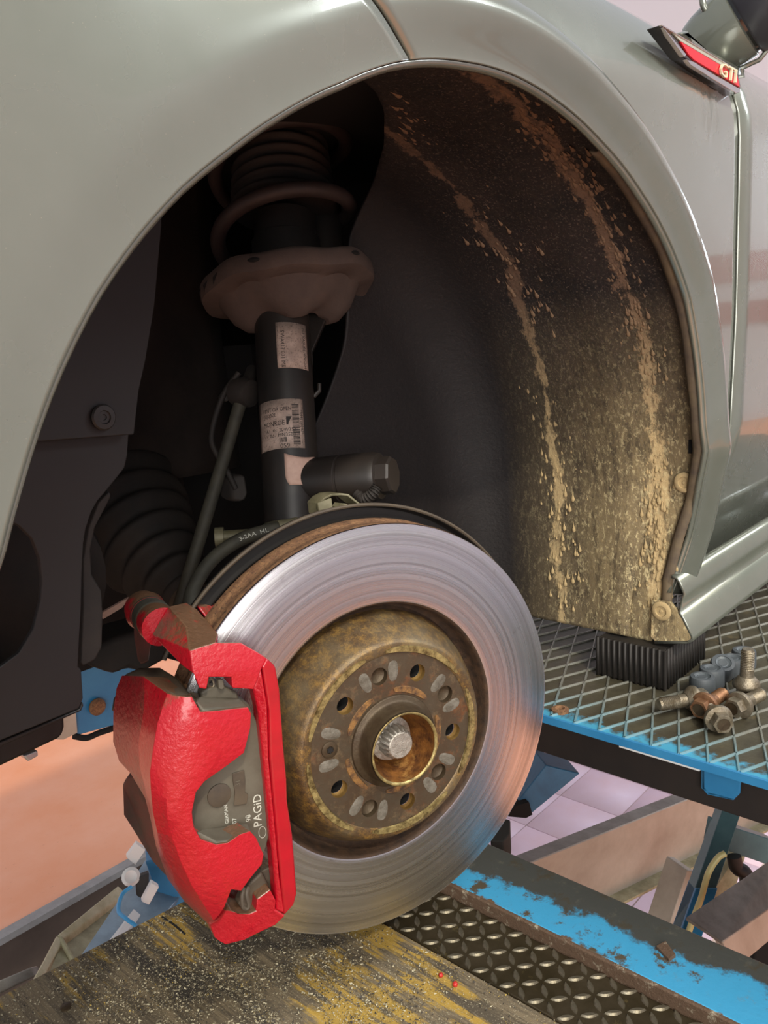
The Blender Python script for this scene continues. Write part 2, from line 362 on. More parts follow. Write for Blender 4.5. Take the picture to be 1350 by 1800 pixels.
def lerp_tab(tab, x):
    if x <= tab[0][0]: return tab[0][1]
    for (a, b), (c, d) in zip(tab, tab[1:]):
        if x <= c: return b+(d-b)*(x-a)/(c-a)
    return tab[-1][1]

# ================================================================ SETTING
YC = 2.055; ZF = 0.0
fl = thing('floor', (0, 2, 0), 'terracotta tiled workshop floor under the lift', None, kind='structure'); del fl['label']
for lo, hi in (((-6, YC, -.1), (8, 6, 0)), ((1.62, .3, -.1), (8, YC, 0)), ((-6, -5, -.1), (8, .3, 0))):
    obj('floor_slab', box(nb(), lo, hi), 'floor_tile', fl)
# pit beside the lift
obj('pit_floor', box(nb(), (-6, .3, -.62), (1.62, YC, -.6)), 'concrete', fl)
obj('pit_wall', box(nb(), (-6, YC-.02, -.62), (1.62, YC-.004, -.004)), 'pit_dark', fl)
obj('curb_rail', box(nb(), (-6, YC-.03, -.012), (1.62, YC+.004, .006)), 'curb', fl)
# tiles that can be told apart beyond the lift
t0 = obj('tile', box(nb(), (0, 0, 0), (.196, .196, .006)), 'tile_daylit', fl, bevel=.0015, segs=1)
first = True
for i in range(7):
    for j in range(6):
        l = V((1.66+i*.2, .62+j*.2, .001)) - V((0, 2, 0)) + V((0, 2, 0))
        if first: t0.location = l; first = False
        else: share(t0, 'tile', fl, l)
obj('grout_bed', box(nb(), (1.64, .6, 0), (3.1, 1.84, .0035)), 'grout', fl)
wb = thing('wall_back', (2, 6, 0), '', None, kind='structure')
obj('plaster', box(nb(), (-6, 6, 0), (12, 6.1, 5)), 'wall_white', wb)
wr = thing('wall_right', (8, 0, 0), '', None, kind='structure')
obj('plaster', box(nb(), (8, -5, 0), (8.1, 6, 5)), 'wall_white', wr)
wf = thing('wall_front', (0, -5, 0), '', None, kind='structure')
obj('plaster', box(nb(), (-6, -5.1, 0), (8, -5, 3.4)), 'wall_white', wf)
for (za, zb) in ((1.35, 1.55), (1.72, 1.98)):
    obj('red_stripe', box(nb(), (7.98, -5, za), (8, 6, zb)), 'wall_red', wr)
obj('reflection_slab', box(nb(), (-6, -5, 0), (8, -3.2, .006)), 'reflection_grey', fl)  # added grey slab out of view, gives the disc a cooler reflection
wi = thing('highlight_window', (7.95, .3, 1.7), '', None, kind='structure')  # added window out of view, mirrored as a highlight on the fender flare
obj('highlight_pane', box(nb(), (7.95, -1.0, 1.75), (7.96, 1.6, 3.1)), 'highlight_glow', wi)
for yy_ in (-1.06, -.16, .72, 1.6): obj('highlight_frame', box(nb(), (7.92, yy_, 1.69), (7.98, yy_+.06, 3.16)), 'alu', wi)
for zz_ in (1.69, 3.1): obj('highlight_frame', box(nb(), (7.92, -1.06, zz_), (7.98, 1.66, zz_+.06)), 'alu', wi)

# ================================================================ CAR
car = thing('car', (.9, .9, H-.34), 'grey green car on the lift with one front wheel removed', 'car')
def skin_y(x, z, r):
    base = .335 - .045*(1-sstep(.15, .52, x))
    if z > .185: q = min(z-.185, .1199); base += .12 - math.sqrt(.0144-q*q)
    crest = .046*sstep(.15, .52, x)
    fr = 1-sstep(.368, .420, r)
    lip = .010*sstep(.372, .338, r)*(.25+.75*sstep(.25, .6, x))
    tuck = .27*max(0, -.13-z) * (1 if x > .45 else .3)
    return base - crest*fr + lip + tuck - .004*sstep(.45, .6, r)*0
def shut(z): return lerp_tab([(-.34, .90), (-.227, .925), (-.16, .945), (0, .958), (.13, .957), (.5, .95)], z)
def rb(th):
    c, s = math.cos(th), math.sin(th); best = .9
    for _ in range(1):
        if s > 1e-4: best = min(best, (.30+.184)/s)
        if s < -1e-4: best = min(best, max(.341, (-.312+.184)/s if c > 0 else (-.6+.184)/s))
        if c < -1e-4: best = min(best, (-.35-AX)/c)
    if c > 0:
        r = .5
        for _ in range(12): r = (shut(-.184+r*s)-.0018-AX)/c
        best = min(best, r)
    return best
def edge_th(r): return 105.2 + 140*max(0, min(r-.335, .25))
def lipr(th):                                     # small deviations of the real lip from a circle
    d = math.degrees(th)
    return AR + lerp_tab([(-13.5, .036), (-6, .033), (3, .016), (13, .007), (23, .012), (34, .017), (44, .011), (55, .003), (67, -.003), (78, -.0055), (96, -.0068), (107, -.0057), (115, -.006), (122, -.0035), (129, 0), (134, .004), (139, .007), (144, .0095), (150, .0108), (157, .0117), (161, .0128), (166, .019), (175, .045), (185, .085), (205, .2)], d)
def panel(tha, thb, nt, nr=34):
    def fn(u, v):
        r_guess = .34 + v*.3
        for _ in range(6):
            a, b = tha(r_guess), thb(r_guess); th = math.radians(a+(b-a)*u)
            R0, R1 = lipr(th), rb(th); r_guess = R0 + (R1-R0)*(v**1.6)
        r = r_guess; x = AX+r*math.cos(th); z = -.184+r*math.sin(th)
        return V((x, skin_y(x, z, r-(lipr(th)-AR)), H+z))
    return grid(nb(), fn, nt, nr)
obj('front_fender', panel(lambda r: -15.6, lambda r: edge_th(r)-.35, 90), 'paint', car, solid=.0035, solid_off=1, angle=60)
obj('front_bumper', panel(lambda r: edge_th(r)+.25, lambda r: 194, 76), 'paint', car, solid=.0035, solid_off=1, angle=60)
# rolled lip flange returning inwards
def flange(u, v):
    th = math.radians(-15.5+208*u); r = lipr(th)-.0005; x = AX+r*math.cos(th); z = -.184+r*math.sin(th)
    y = skin_y(x, z, AR)+.001
    return V((AX+(r-.003*math.sin(v*PI))*math.cos(th), y+.007*v, H-.184+(r-.003*math.sin(v*PI))*math.sin(th)))
obj('arch_flange', grid(nb(), flange, 110, 5), 'paint', car, solid=.0012)
# front wing rear lower part hidden behind skirt, door skin
def door(u, v):
    z = -.315+v*.615; x = shut(z)+.0022 + u*(2.1-.95)
    return V((x, skin_y(x, z, 1.0)+.002, H+z))
dr = obj('door', grid(nb(), door, 30, 26), 'paint', car, solid=.004, solid_off=1)
def dred(u, v):                                    # returned edge of the door along the shut line
    z = -.315+v*.615; x = shut(z)+.0022; return V((x+.001, skin_y(x, z, 1.0)+.002+.02*u, H+z))
obj('door_edge', grid(nb(), dred, 3, 20), 'paint', car)
dgb = nb()
grid(dgb, lambda u, v: V((shut(-.27+v*.57)-.012+.03*u, skin_y(shut(-.27+v*.57), -.27+v*.57, 1.)+.024, H-.27+v*.57)), 2, 20)
obj('door_seal', dgb, 'dark_void', car)
obj('inner_sill', box(nb(), (.83, .41, H-.343), (2.0, .43, H-.15)), 'dark_void', car)
# lower fender between arch and skirt
def lowf(u, v):
    z = -.262 + v*.02; x0 = .80; x = x0+u*(shut(z)-.002-x0); return V((x, skin_y(x, z, 1.0)-.0005, H+z))
# crease lines of the door / fender low body
SX = .806
L0 = [at_x(p, SX) for p in [(1180, 1016), (1188, 1018), (1192, 1024), (1201, 1044), (1198, 1050), (1192, 1078), (1194, 1081), (1198, 1087), (1214, 1119), (1214, 1124), (1205, 1127), (1150, 1127)]]
bm = nb()
L1 = [p+V((1.2, 0, 0)) for p in L0]
a_ = [bm.verts.new(p) for p in L0]; b_ = [bm.verts.new(p) for p in L1]
for i in range(len(a_)-1): bm.faces.new((a_[i], b_[i], b_[i+1], a_[i+1]))
obj('side_skirt', bm, 'paint', car, solid=.003, solid_off=-1, angle=50)
# wheel arch liner: barrel, fillet and inner wall
RL = .366
def ymax(deg): return lerp_tab([(40, 9), (52, 9), (57.8, .605), (63.5, .548), (70.5, .497), (77.4, .458), (81.8, .441), (88.5, .424), (93, .425), (100, .395), (110, .34), (125, .305)], deg)
def rmin(deg): return lerp_tab([(-24, .02), (35, .06), (42, .14), (48, .24), (55, .30), (60, .34)], deg)
def tk(z): return .27*max(0, -.13-z)
def liner(u, v):
    deg = -40+165*u
    s = v; W0, fil, yi = .306, .07, .60
    Lb = yi-fil-W0
    tot = Lb + fil*PI/2 + (RL-fil-rmin(deg)); t = s*tot
    if t < Lb: r, y = RL, W0+t
    elif t < Lb+fil*PI/2: q = (t-Lb)/fil; r, y = RL-fil*(1-math.cos(q)), W0+Lb+fil*math.sin(q)
    else: r, y = RL-fil-(t-Lb-fil*PI/2), yi
    ym = ymax(deg)
    if y > ym: 
        y = ym; r = RL if ym < W0+Lb else RL-fil*(1-math.cos(math.asin(min(1, (ym-W0-Lb)/fil))))
    if deg < 0:
        x = AX+r; z = -.184 + (deg/24.)*.160
        z = max(z, -.344)
        y += .0
    else: x = AX+r*math.cos(math.radians(deg)); z = -.184+r*math.sin(math.radians(deg))
    n1 = mnoise.noise(V((x*9, y*9, z*9)))*.003
    bul = .004*math.exp(-((y-.40)/.03)**2)
    d = V((x-AX, 0, z+.184)).normalized()
    yy = y + (tk(z)+.002)*(1-sstep(.33, .40, y))
    return V((x, yy, H+z)) + d*(n1-bul)
def liner_g():
    bm = nb(); grid(bm, liner, 130, 70); bmesh.ops.remove_doubles(bm, verts=bm.verts, dist=1e-5); return bm
lobj = obj('wheel_arch_liner', liner_g(), 'liner', car, solid=.003, solid_off=0, angle=80)
# outer lip of the liner, a raised brown band beside the fender
def band(u, v):
    deg = -23+88*u; th = math.radians(deg); r = min(RL-.004, lipr(th)+.001)-.0025*math.sin(PI*v)
    wob = .0005*math.sin(u*40)
    zz = -.184+deg/24*.160 if deg < 0 else -.184+r*math.sin(th); xx = AX+r if deg < 0 else AX+r*math.cos(th)
    return V((xx, .3035+.012*v+wob+tk(max(zz, -.27)), H+zz))
obj('liner_lip', grid(nb(), band, 90, 5), 'liner_lip', car, solid=.002)
# clip slots and rivets in the liner
for p, xq in (((1143, 362), .683), ((1172, 408), .706)):
    q = at_x(p, xq)
    d = (at_x((p[0]+9, p[1]+22), q.x+.006)-q)
    bm = nb(); lathe(bm, [(.0001, -.007), (.0025, -.004), (.003, 0), (.0025, .004), (.0001, .007)], q, d.normalized(), 10); obj('clip_slot', bm, 'dark_void', car)
    bm = nb(); tube(bm, [q+V((-.004, 0, .004))-d*.2, q+V((-.005, 0, 0))+d*.3, q+V((-.003, 0, 0))+d*.7], .0022, 8); obj('clip_tab', bm, 'mud', car)
q = at_x((1214, 785), .808); bm = nb(); box(bm, q-V((.001, .0018, .007)), q+V((.001, .0018, .007))); obj('clip_slot', bm, 'dark_void', car)
for p, xx in (((1203, 848), .811), ((1163, 1074), .8045)):
    q = at_x(p, xx); bm = nb(); lathe(bm, [(.0105, 0), (.0105, .001), (.009, .0022), (.006, .0022), (.0055, .0008), (.002, .0008), (.0015, .0018), (.0, .002)], q, V((-1, 0, 0)), 20, cap=False)
    obj('liner_rivet', bm, 'mud', car, label='mud-caked plastic rivet')
# bottom corner flap
fp = [(1145, 1055), (1178, 1058), (1196, 1080), (1216, 1121), (1210, 1130), (1150, 1127), (1143, 1120)]
obj('corner_flap', poly(nb(), [at_x(p, .806) for p in fp], V((.004, 0, 0))), 'liner', car, bevel=.0012)
# mud drops (relief) along the two splash tracks
bm = nb()
def drop(deg, y, ln, wd):
    def pt(dy, dl, h):
        dg = deg + math.degrees(dl/RL) if deg > 0 else deg+dl/.154*24
        r = RL-.0015-h - .004*math.exp(-((y-.40)/.03)**2)*-1
        r = RL-.002-h
        if dg < 0: return V((AX+r, y+dy, H-.184+dg/24*.154))
        return V((AX+r*math.cos(math.radians(dg)), y+dy, H-.184+r*math.sin(math.radians(dg))))
    prof = [(-.5, .55), (-.35, .95), (-.1, .85), (.2, .4), (.6, .12)]; rings = []
    tip0 = bm.verts.new(pt(0, -ln*.6, 0))
    for l, wv in prof: rings.append([bm.verts.new(pt(dy*wd*wv, l*ln, h*wd*wv*.5)) for dy, h in ((-1, -.5), (-.6, .6), (0, 1), (.6, .6), (1, -.5))])
    tip1 = bm.verts.new(pt(0, ln*.95, 0))
    for a, b in zip(rings, rings[1:]):
        for k in range(4): bm.faces.new((a[k], a[k+1], b[k+1], b[k]))
    for k in range(4): bm.faces.new((tip0, rings[0][k+1], rings[0][k])); bm.faces.new((tip1, rings[-1][k], rings[-1][k+1]))
for k in range(800):
    deg = random.uniform(-22, 84); tr = random.random()
    if tr < .45: y = random.gauss(.360, .012)
    elif tr < .8: y = random.gauss(.475, .014) - .03*sstep(60, 85, deg)
    else: y = random.uniform(.34, .5)
    if y > ymax(deg)-.01 or y < .335: continue
    s = random.uniform(.4, 1.0)**2
    drop(deg, y, .0022+.007*s, .0009+.0018*s)
obj('mud_drops', bm, 'mud', car, kind='stuff')
# inner wing, black backing sheet, tower
obj('inner_wing', grid(nb(), lambda u, v: V((-.1+.72*u, .80+.02*math.sin(u*7)*math.sin(v*5), H-.135-.01*u+.62*v)), 30, 30), 'inner_wing', car, solid=.004)
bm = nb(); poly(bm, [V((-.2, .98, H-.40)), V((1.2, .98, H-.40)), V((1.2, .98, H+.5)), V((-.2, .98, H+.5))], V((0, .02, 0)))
obj('gap_shade_sheet', bm, 'dark_void', car)  # black sheet painting the darkness in the gaps behind the suspension
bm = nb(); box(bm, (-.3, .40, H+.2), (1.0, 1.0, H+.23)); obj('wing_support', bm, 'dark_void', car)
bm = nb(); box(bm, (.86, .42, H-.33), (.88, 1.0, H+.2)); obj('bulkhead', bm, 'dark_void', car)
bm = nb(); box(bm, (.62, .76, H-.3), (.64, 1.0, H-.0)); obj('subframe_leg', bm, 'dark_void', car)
# strut tower skin behind the spring
bm = nb(); lathe(bm, [(.12, -.30), (.125, -.1), (.12, .2)], V((.60, .74, H+.12)), V((0, .15, 1)), 40, cap=False); bm.free()
# front liner panels (upper overlaps lower)
c4 = lambda x, y: (x/1.8, 400+y/1.8)
up = [(-200, 300), (520, -300), (512, 0), (490, 250), (462, 420), (440, 520), (425, 655), (410, 656), (120, 678), (-200, 690)]
obj('upper_liner_panel', poly(nb(), [at_y(c4(*p), .492) for p in up], V((0, .003, 0))), 'liner_front', car, bevel=.001)
lo_ = [(-200, 600), (415, 560), (408, 660), (404, 720), (395, 760), (372, 790), (340, 830), (310, 865), (290, 900), (272, 955), (265, 1000), (260, 1100), (258, 1200), (252, 1300), (248, 1390), (258, 1400), (264, 1490), (250, 1522), (0, 1625), (-200, 1700), (-200, 1480), (0, 1390), (60, 1345), (105, 1270), (128, 1180), (132, 1120), (125, 1050), (100, 985), (60, 945), (20, 925), (-200, 880)]
obj('lower_liner_panel', poly(nb(), [at_y(c4(*p), .50) for p in lo_], V((0, .004, 0))), 'liner_front', car, bevel=.001)
q = at_y(c4(326, 600), .4905)
sr = obj('liner_screw', lathe(nb(), [(.0085, 0), (.0085, .001), (.0075, .002), (.0045, .0022), (.004, .0012), (.002, .0012), (.0018, .0005), (0, .0005)], q, V((0, -1, 0)), 20, cap=False), 'black_plastic', car)
# curled rubber flap beside the liner, and under tray
fl_ = [(345, 835), (352, 850), (300, 950), (285, 1020), (290, 1100), (320, 1150), (325, 1220), (322, 1330), (300, 1370), (262, 1390), (255, 1380), (262, 1200), (262, 1050), (280, 950), (310, 870)]
obj('liner_flap', poly(nb(), [at_y(c4(*p), .53) for p in fl_], V((.008, .02, 0))), 'rubber', car, bevel=.003)
tr_ = [(-200, 1640), (0, 1618), (205, 1535), (207, 1580), (200, 1605), (185, 1620), (0, 1708), (-200, 1800)]
obj('under_tray', poly(nb(), [at_y(c4(*p), .54) for p in tr_], V((.02, .25, 0))), 'black_plastic', car, bevel=.003)
obj('under_tray_rim', poly(nb(), [at_y(c4(*p), .515) for p in [(-200, 1705), (0, 1628), (252, 1524), (262, 1500), (266, 1512), (258, 1530), (0, 1645), (-200, 1722)]], V((0, .03, 0))), 'black_plastic', car, bevel=.001)
obj('tray_clip', poly(nb(), [at_y(c4(*p), .56) for p in [(75, 1672), (120, 1655), (122, 1672), (90, 1690)]], V((.0, .03, 0))), 'alu', car, bevel=.001)
# dark shapes seen through the round opening
bm = nb(); lathe(bm, [(.02, 0), (.075, .02), (.08, .05), (.07, .08)], at_y((20, 1040), .62), V((.3, 1, 0)), 30); obj('air_duct', bm, 'rubber', car)
# badge on the fender
cb = lambda x, y: (1140+x/6.43, y/6.43)
yb = .3335
bd = obj('badge_base', poly(nb(), [at_y(cb(*p), yb-.004) for p in [(118, 290), (150, 278), (1010, 800), (1040, 960), (1040, 1040), (990, 1062), (420, 660), (388, 640)]], V((0, .012, 0))), 'gloss_black', car, bevel=.0012, label='dark and chrome fender badge')
for nm, pl, mt, dy in (('badge_field', [(255, 350), (985, 775), (1000, 840), (360, 465)], 'badge_grey', .0052),
                   ('badge_stripe', [(362, 468), (1005, 845), (1035, 985), (520, 680), (450, 610)], 'badge_red', .0054),
                   ('chrome_edge', [(165, 310), (190, 330), (430, 615), (405, 640), (390, 625)], 'chrome', .0058),
                   ('chrome_edge', [(430, 670), (520, 700), (720, 830), (1035, 1005), (1035, 1040), (990, 1050), (700, 875), (480, 735)], 'chrome', .0058),
                   ('badge_rim', [(150, 276), (165, 282), (1000, 780), (1005, 795), (155, 292)], 'chrome', .006)):
    obj(nm, poly(nb(), [at_y(cb(*p), yb-dy) for p in pl], V((0, .004, 0))), mt, bd, bevel=.0004)
p0 = at_y(cb(785, 850), yb-.0062); p1 = at_y(cb(1010, 960), yb-.0062); pu = at_y(cb(800, 690), yb-.0062)
ex = (p1-p0).normalized(); eu = (pu-p0)
text('letters', 'GTI', 1.0, lambda x, y, z: p0 + (p1-p0)*(x/1.85) + eu*(y/.72) + V((0, -z, 0)), 'letter_cream', bd, depth=.002)
# wing mirror
m0 = at_d((1232, 92), 1.02); m1 = at_d((1400, -40), .95); ax = (m1-m0).normalized()
hs = obj('mirror_base', lathe(nb(), [(.02, -.012), (.036, -.004), (.0405, .01), (.044, .035), (.0455, .05), (.043, .052)], m0, ax, 40), 'paint', car)
obj('mirror_joint', lathe(nb(), [(.0425, .05), (.0425, .056)], m0, ax, 40), 'gloss_black', hs)
obj('mirror_shell', lathe(nb(), [(.045, .055), (.048, .058), (.053, .09), (.056, .14), (.05, .2), (.02, .23)], m0, ax, 40), 'mirror_dark', hs)
obj('mirror_foot', poly(nb(), [at_y(cb(*p), .36) for p in [(340, 365), (460, 335), (500, 440), (900, 700), (1010, 800), (960, 830), (700, 640)]], V((0, .04, .0))), 'paint', hs, bevel=.004)
obj('mirror_arm', tube(nb(), spline([at_d((1232, -20), .98), at_d((1240, 18), .98), at_d((1268, 30), .99)], 6), .004, 10), 'paint', hs)
bm = nb(); tube(bm, [at_d((1285, 128), 1.01), at_d((1335, 105), .99), at_d((1370, 60), .98)], .003, 8); obj('mirror_trim', bm, 'paint', hs)

# ================================================================ SUSPENSION
S0 = at_d((515, 905), .775); S1 = at_d((493, 520), .81); sax = (S1-S0).normalized(); sx, sy, _ = frame(sax)
toc = (O-S0); toc = (toc-sax*toc.dot(sax)).normalized(); lat = sax.cross(toc)      # lat: picture right
SL = (S1-S0).length; RT = .0268
st = thing('suspension_strut', S0, 'black dusty strut with coil spring and round spring seat standing behind the disc', 'strut')
obj('damper_tube', lathe(nb(), [(.0268, -.03), (.0268, SL*.98)], S0, sax, 48), 'strut_black', st)
def tubemap(s0, t0, off=.0003):
    def f(x, y, z): 
        a = (s0+x)/RT; return S0+sax*(t0+y)+(toc*math.cos(a)+lat*math.sin(a))*(RT+off+z)
    return f
def patch(name, a0, a1, t0, t1, mat, off, parent, rc=.002):
    f = tubemap(0, 0, off); out = []
    n = 10; pts = []
    for i in range(n+1): pts.append((a0+(a1-a0)*i/n, t0))
    bm = nb(); grid(bm, lambda u, v: f(a0+(a1-a0)*u, t0+(t1-t0)*v, 0), 12, 3); return obj(name, bm, mat, parent, solid=.0002, solid_off=1)
# t from picture rows
def trow(py): 
    best = min(range(0, 400), key=lambda k: abs(proj(S0+sax*(k*.001)+toc*RT)[1]-py)); return best*.001
def proj(P):
    q = P-O; x, y, z = q.dot(right), q.dot(down), q.dot(fwd); return (675+F*x/z, 900+F*y/z)
def scol(px, t):
    best = min(range(-400, 401), key=lambda k: abs(proj(tubemap(0, 0, 0)(k*.0001, t, 0))[0]-px)); return best*.0001
T = {py: trow(py) for py in (567, 646, 700, 787, 800, 852)}
l1 = patch('damper_sticker', scol(484, T[567]), scol(537, T[567]), T[646], T[567], 'sticker', .0002, st)
xa, xb = scol(484, T[567]), scol(537, T[567])
def rotmap(f0, xo, yo, sgn=-1):                      # text running down the tube
    g = tubemap(0, 0, .0005); return lambda x, y, z: g(xo+sgn*(-y), yo-x, z)
text('print_line', '203 VA5U0L10N0204', .0046, rotmap(0, xb-.0062, T[567]-.003), 'ink', l1)
text('print_line', '5WA413 031 ME', .0052, rotmap(0, xa+.004, T[567]-.008), 'ink', l1)
l2 = patch('damper_sticker', -.034, scol(531, T[700]), T[787], T[700], 'sticker', .0002, st)
g2 = tubemap(0, 0, .0005); hh = T[700]-T[787]; xr = scol(531, T[700]); xl = -.0262
def lab(s, sz, fx, fy, cond=1.0):
    text('print_line', s, sz, lambda x, y, z: g2(xl+fx*(xr-xl)+x*cond, T[787]+fy*hh+y, z), 'ink', l2)
lab('VENT OR OPEN', .0052, .02, .76, .80); lab('J0J032E', .0050, .06, .655, .9); lab('MONROE', .0066, .02, .47, .8)
lab('A1  0   20W352', .0048, .10, .34, .93); lab('V 0d   MN3588', .0048, .10, .24, .95); lab('059', .006, .44, .01)
bm = nb()   # wedge mark after the name
grid(bm, lambda u, v: g2(xl+.60*(xr-xl)+.0052*u*1.0*(1 if v > .5 else 1)*(1-.8*(1-v)*(u)), T[787]+(.47+.17*v)*hh, 0), 3, 2); obj('wedge_mark', bm, 'ink', l2, smooth=False)
bm = nb()
y_ = 0
while y_ < .80:
    h_ = random.choice((.008, .014, .02)); yy0 = T[787]+(.07+y_)*hh
    grid(bm, lambda u, v: g2(xl+(.735+.16*u)*(xr-xl), yy0+h_*hh*v, 0), 4, 1); y_ += h_+random.choice((.008, .014))
x_ = 0
while x_ < .16:
    w_ = random.choice((.006, .012, .02))
    grid(bm, lambda u, v, a=x_, b=w_: g2(xl+(.43+a+b*u)*(xr-xl), T[787]+(.12+.10*v)*hh, 0), 1, 1); x_ += w_+random.choice((.008, .012))
obj('bar_codes', bm, 'ink', l2, smooth=False)
text('print_line', '*944110047*', .0044, rotmap(0, xr-.0036, T[787]+.78*hh), 'ink', l2)
# pink tag: rounded flap
ta, tb = T[852], T[800]; xa, xb = scol(503, ta), scol(554, ta)
bm = nb(); g3 = tubemap(0, 0, .0008)
def tag_(u, v):
    ww = 1-.22*max(0, (1-v*3.2))**2; c = .5*(xa+xb)
    return g3(c+(u-.5)*(xb-xa)*ww, ta+(tb-ta)*v - .003*math.sin(u*PI)*(v) + .002*(1-u)*v, 0)
obj('paper_tag', grid(bm, tag_, 10, 10), 'pink_tape', st, solid=.0006, solid_off=1, label='pale pink paper tag')
# horizontal damper valve on the side
vb = S0+sax*trow(838)-toc*.002; vd = (at_d((676, 836), .748)-vb).normalized()
vv = obj('valve_body', lathe(nb(), [(.0215, .020), (.0225, .052), (.0212, .053), (.0212, .0545), (.0225, .0555), (.0225, .086), (.021, .091), (.016, .092), (.016, .0925)], vb, vd, 40), 'strut_black', st)
obj('valve_nut', lathe(nb(), [(.0175, .091), (.0175, .102), (.016, .104), (.007, .104)], vb, vd, 8), 'strut_black', vv, angle=20)
cw = spline([at_d((628, 868), .74), at_d((640, 878), .735), at_d((655, 868), .73), at_d((664, 855), .73)], 12)
obj('valve_cable', tube(nb(), cw, [.0042+.0012*(i % 3 == 0) for i in range(len(cw))], 12), 'rubber', st)
# spring seat: dished wavy plate
SC = S0+sax*(trow(470)+.0) if False else at_d((507, 505), .815)
tilt = (sax+lat*(-.10)+toc*.10).normalized()
bm = nb(); xx, yy, dd = frame(tilt); n = 96; rings = []
prof = [(.024, -.034), (.034, -.037), (.046, -.034), (.058, -.024), (.064, -.013), (.068, -.010), (.079, -.009), (.0832, -.007), (.0842, -.003), (.0838, .006), (.081, .010), (.076, .0115), (.070, .0100), (.060, .009), (.045, .011), (.028, .012)]
for k, (r, h) in enumerate(prof):
    ring = []
    for i in range(n):
        t = 2*PI*i/n; wv = 1+.02*math.sin(t*2+.6)+.008*math.sin(5*t)+.006*math.sin(9*t+1)*(r > .05)
        dh = (.002*math.sin(3*t)+.001*math.sin(8*t))*(r/.08)
        if r > .03 and h < -.01: dh += .004*math.sin(4*t+1)
        ring.append(bm.verts.new(SC+(xx*math.cos(t)+yy*math.sin(t))*r*wv+dd*(h+dh)))
    rings.append(ring)
for a, b in zip(rings, rings[1:]):
    for i in range(n): bm.faces.new((a[i], a[(i+1) % n], b[(i+1) % n], b[i]))
ss = obj('spring_seat', bm, 'spring_seat', st, angle=38)
def rimpt(ang, h, rr=.0845):
    v_ = (lat*math.cos(ang)+toc*math.sin(ang)); v_ = (v_-tilt*v_.dot(tilt)).normalized(); t = math.atan2(v_.dot(yy), v_.dot(xx))
    wv = 1+.02*math.sin(t*2+.6)+.008*math.sin(5*t)+.006*math.sin(9*t+1)
    return SC+v_*rr*wv+tilt*(h+(.002*math.sin(3*t)+.001*math.sin(8*t)))
for ang in (math.radians(112), math.radians(42)):
    obj('drain_hole', tube(nb(), [rimpt(ang+d_, .003, .0835) for d_ in (-.07, -.04, 0, .04, .07)], [.0008, .002, .0026, .002, .0008], 10), 'dark_void', ss)
for k in range(5):
    a1 = math.radians(146+13*k); obj('drain_slot', tube(nb(), [rimpt(a1-.09, .004, .083), rimpt(a1, .000, .084), rimpt(a1+.05, -.005, .083)], [.0006, .0018, .0006], 8), 'dark_void', ss)
# bump stop, bellows, coil
B0 = SC+sax*.012
obj('piston_cover', lathe(nb(), [(.034, 0), (.034, .035), (.031, .037), (.031, .06)], B0, sax, 40), 'black_plastic', st)
bm = nb(); pr = []
for k in range(44): pr.append((.050-.006*(k/44)+.0035*math.sin(k*PI/3), .070+k*.0021))
obj('dust_bellows', lathe(bm, pr, B0, sax, 48), 'rubber', st, angle=80)
pts = []
for k in range(160):
    t = k/159; a = -2.7 + t*2*PI*2.6; h = max(.012, .052+.072*a/(2*PI))
    pts.append(B0+sax*h+(toc*math.cos(a)*1.0+lat*math.sin(a))*.0665)
obj('coil_spring', tube(nb(), pts, .0075, 14), 'spring', st, angle=80)
obj('back_sleeve', lathe(nb(), [(.02, -.02), (.02, .09)], B0+lat*.04-toc*.03, sax, 24), 'strut_black', st)
bm = nb(); poly(bm, [S0+sax*.10+lat*.025-toc*.01, S0+sax*.16+lat*.028, S0+sax*.23+lat*.06-toc*.01, S0+sax*.24+lat*.025-toc*.01], -toc*.01); obj('rear_web', bm, 'strut_black', st, bevel=.002)
bm = nb(); tube(bm, [S0+sax*trow(685)+lat*.026, S0+sax*trow(673)+lat*.032, S0+sax*trow(660)+lat*.0325], .0022, 8); obj('cable_clip', bm, 'strut_black', st)
# knuckle clamp and cable bracket
kn = thing('steering_knuckle', at_d((510, 930), .77), 'olive dusty knuckle clamp gripping the foot of the strut', 'knuckle')
obj('clamp_ring', lathe(nb(), [(.028, -.038), (.034, -.036), (.034, -.012), (.028, -.008)], S0, sax, 40), 'bracket_tan', kn)
obj('clamp_ear', poly(nb(), [at_d(p, .755) for p in [(515, 918), (540, 904), (575, 902), (590, 915), (570, 930), (510, 936)]], -toc*.02), 'bracket_tan', kn, bevel=.003)
obj('knuckle_arm', poly(nb(), [at_d(p, .75) for p in [(470, 935), (520, 930), (560, 960), (540, 1100), (470, 1150), (440, 1050)]], -toc*.03), 'brake_dust_dark', kn, bevel=.006)
obj('clamp_bolt', lathe(nb(), [(.006, 0), (.006, .03), (.009, .03), (.009, .038)], at_d((452, 940), .76), -lat, 12), 'bracket_tan', kn)
bk = thing('sensor_cable_bracket', at_d((595, 890), .73), 'olive bent metal bracket on top of the dust shield', 'bracket')
def strip(p, w, th, d=.73, dv=None): 
    P = [at_d(q, d) for q in p]; dv = dv or V((.0, .0, 0)); bm = nb()
    a = P; off = V((0, 1, 0))*w; nrm = [] 
    vs = []
    for i, q in enumerate(P):
        tdir = (P[min(i+1, len(P)-1)]-P[max(i-1, 0)]).normalized(); nn = tdir.cross(V((0, 1, 0))).normalized()*th/2
        vs.append([bm.verts.new(q-nn), bm.verts.new(q+nn), bm.verts.new(q+nn+off), bm.verts.new(q-nn+off)])
    for a, b in zip(vs, vs[1:]):
        for k in range(4): bm.faces.new((a[k], a[(k+1) % 4], b[(k+1) % 4], b[k]))
    bm.faces.new(vs[0][::-1]); bm.faces.new(vs[-1]); return bm
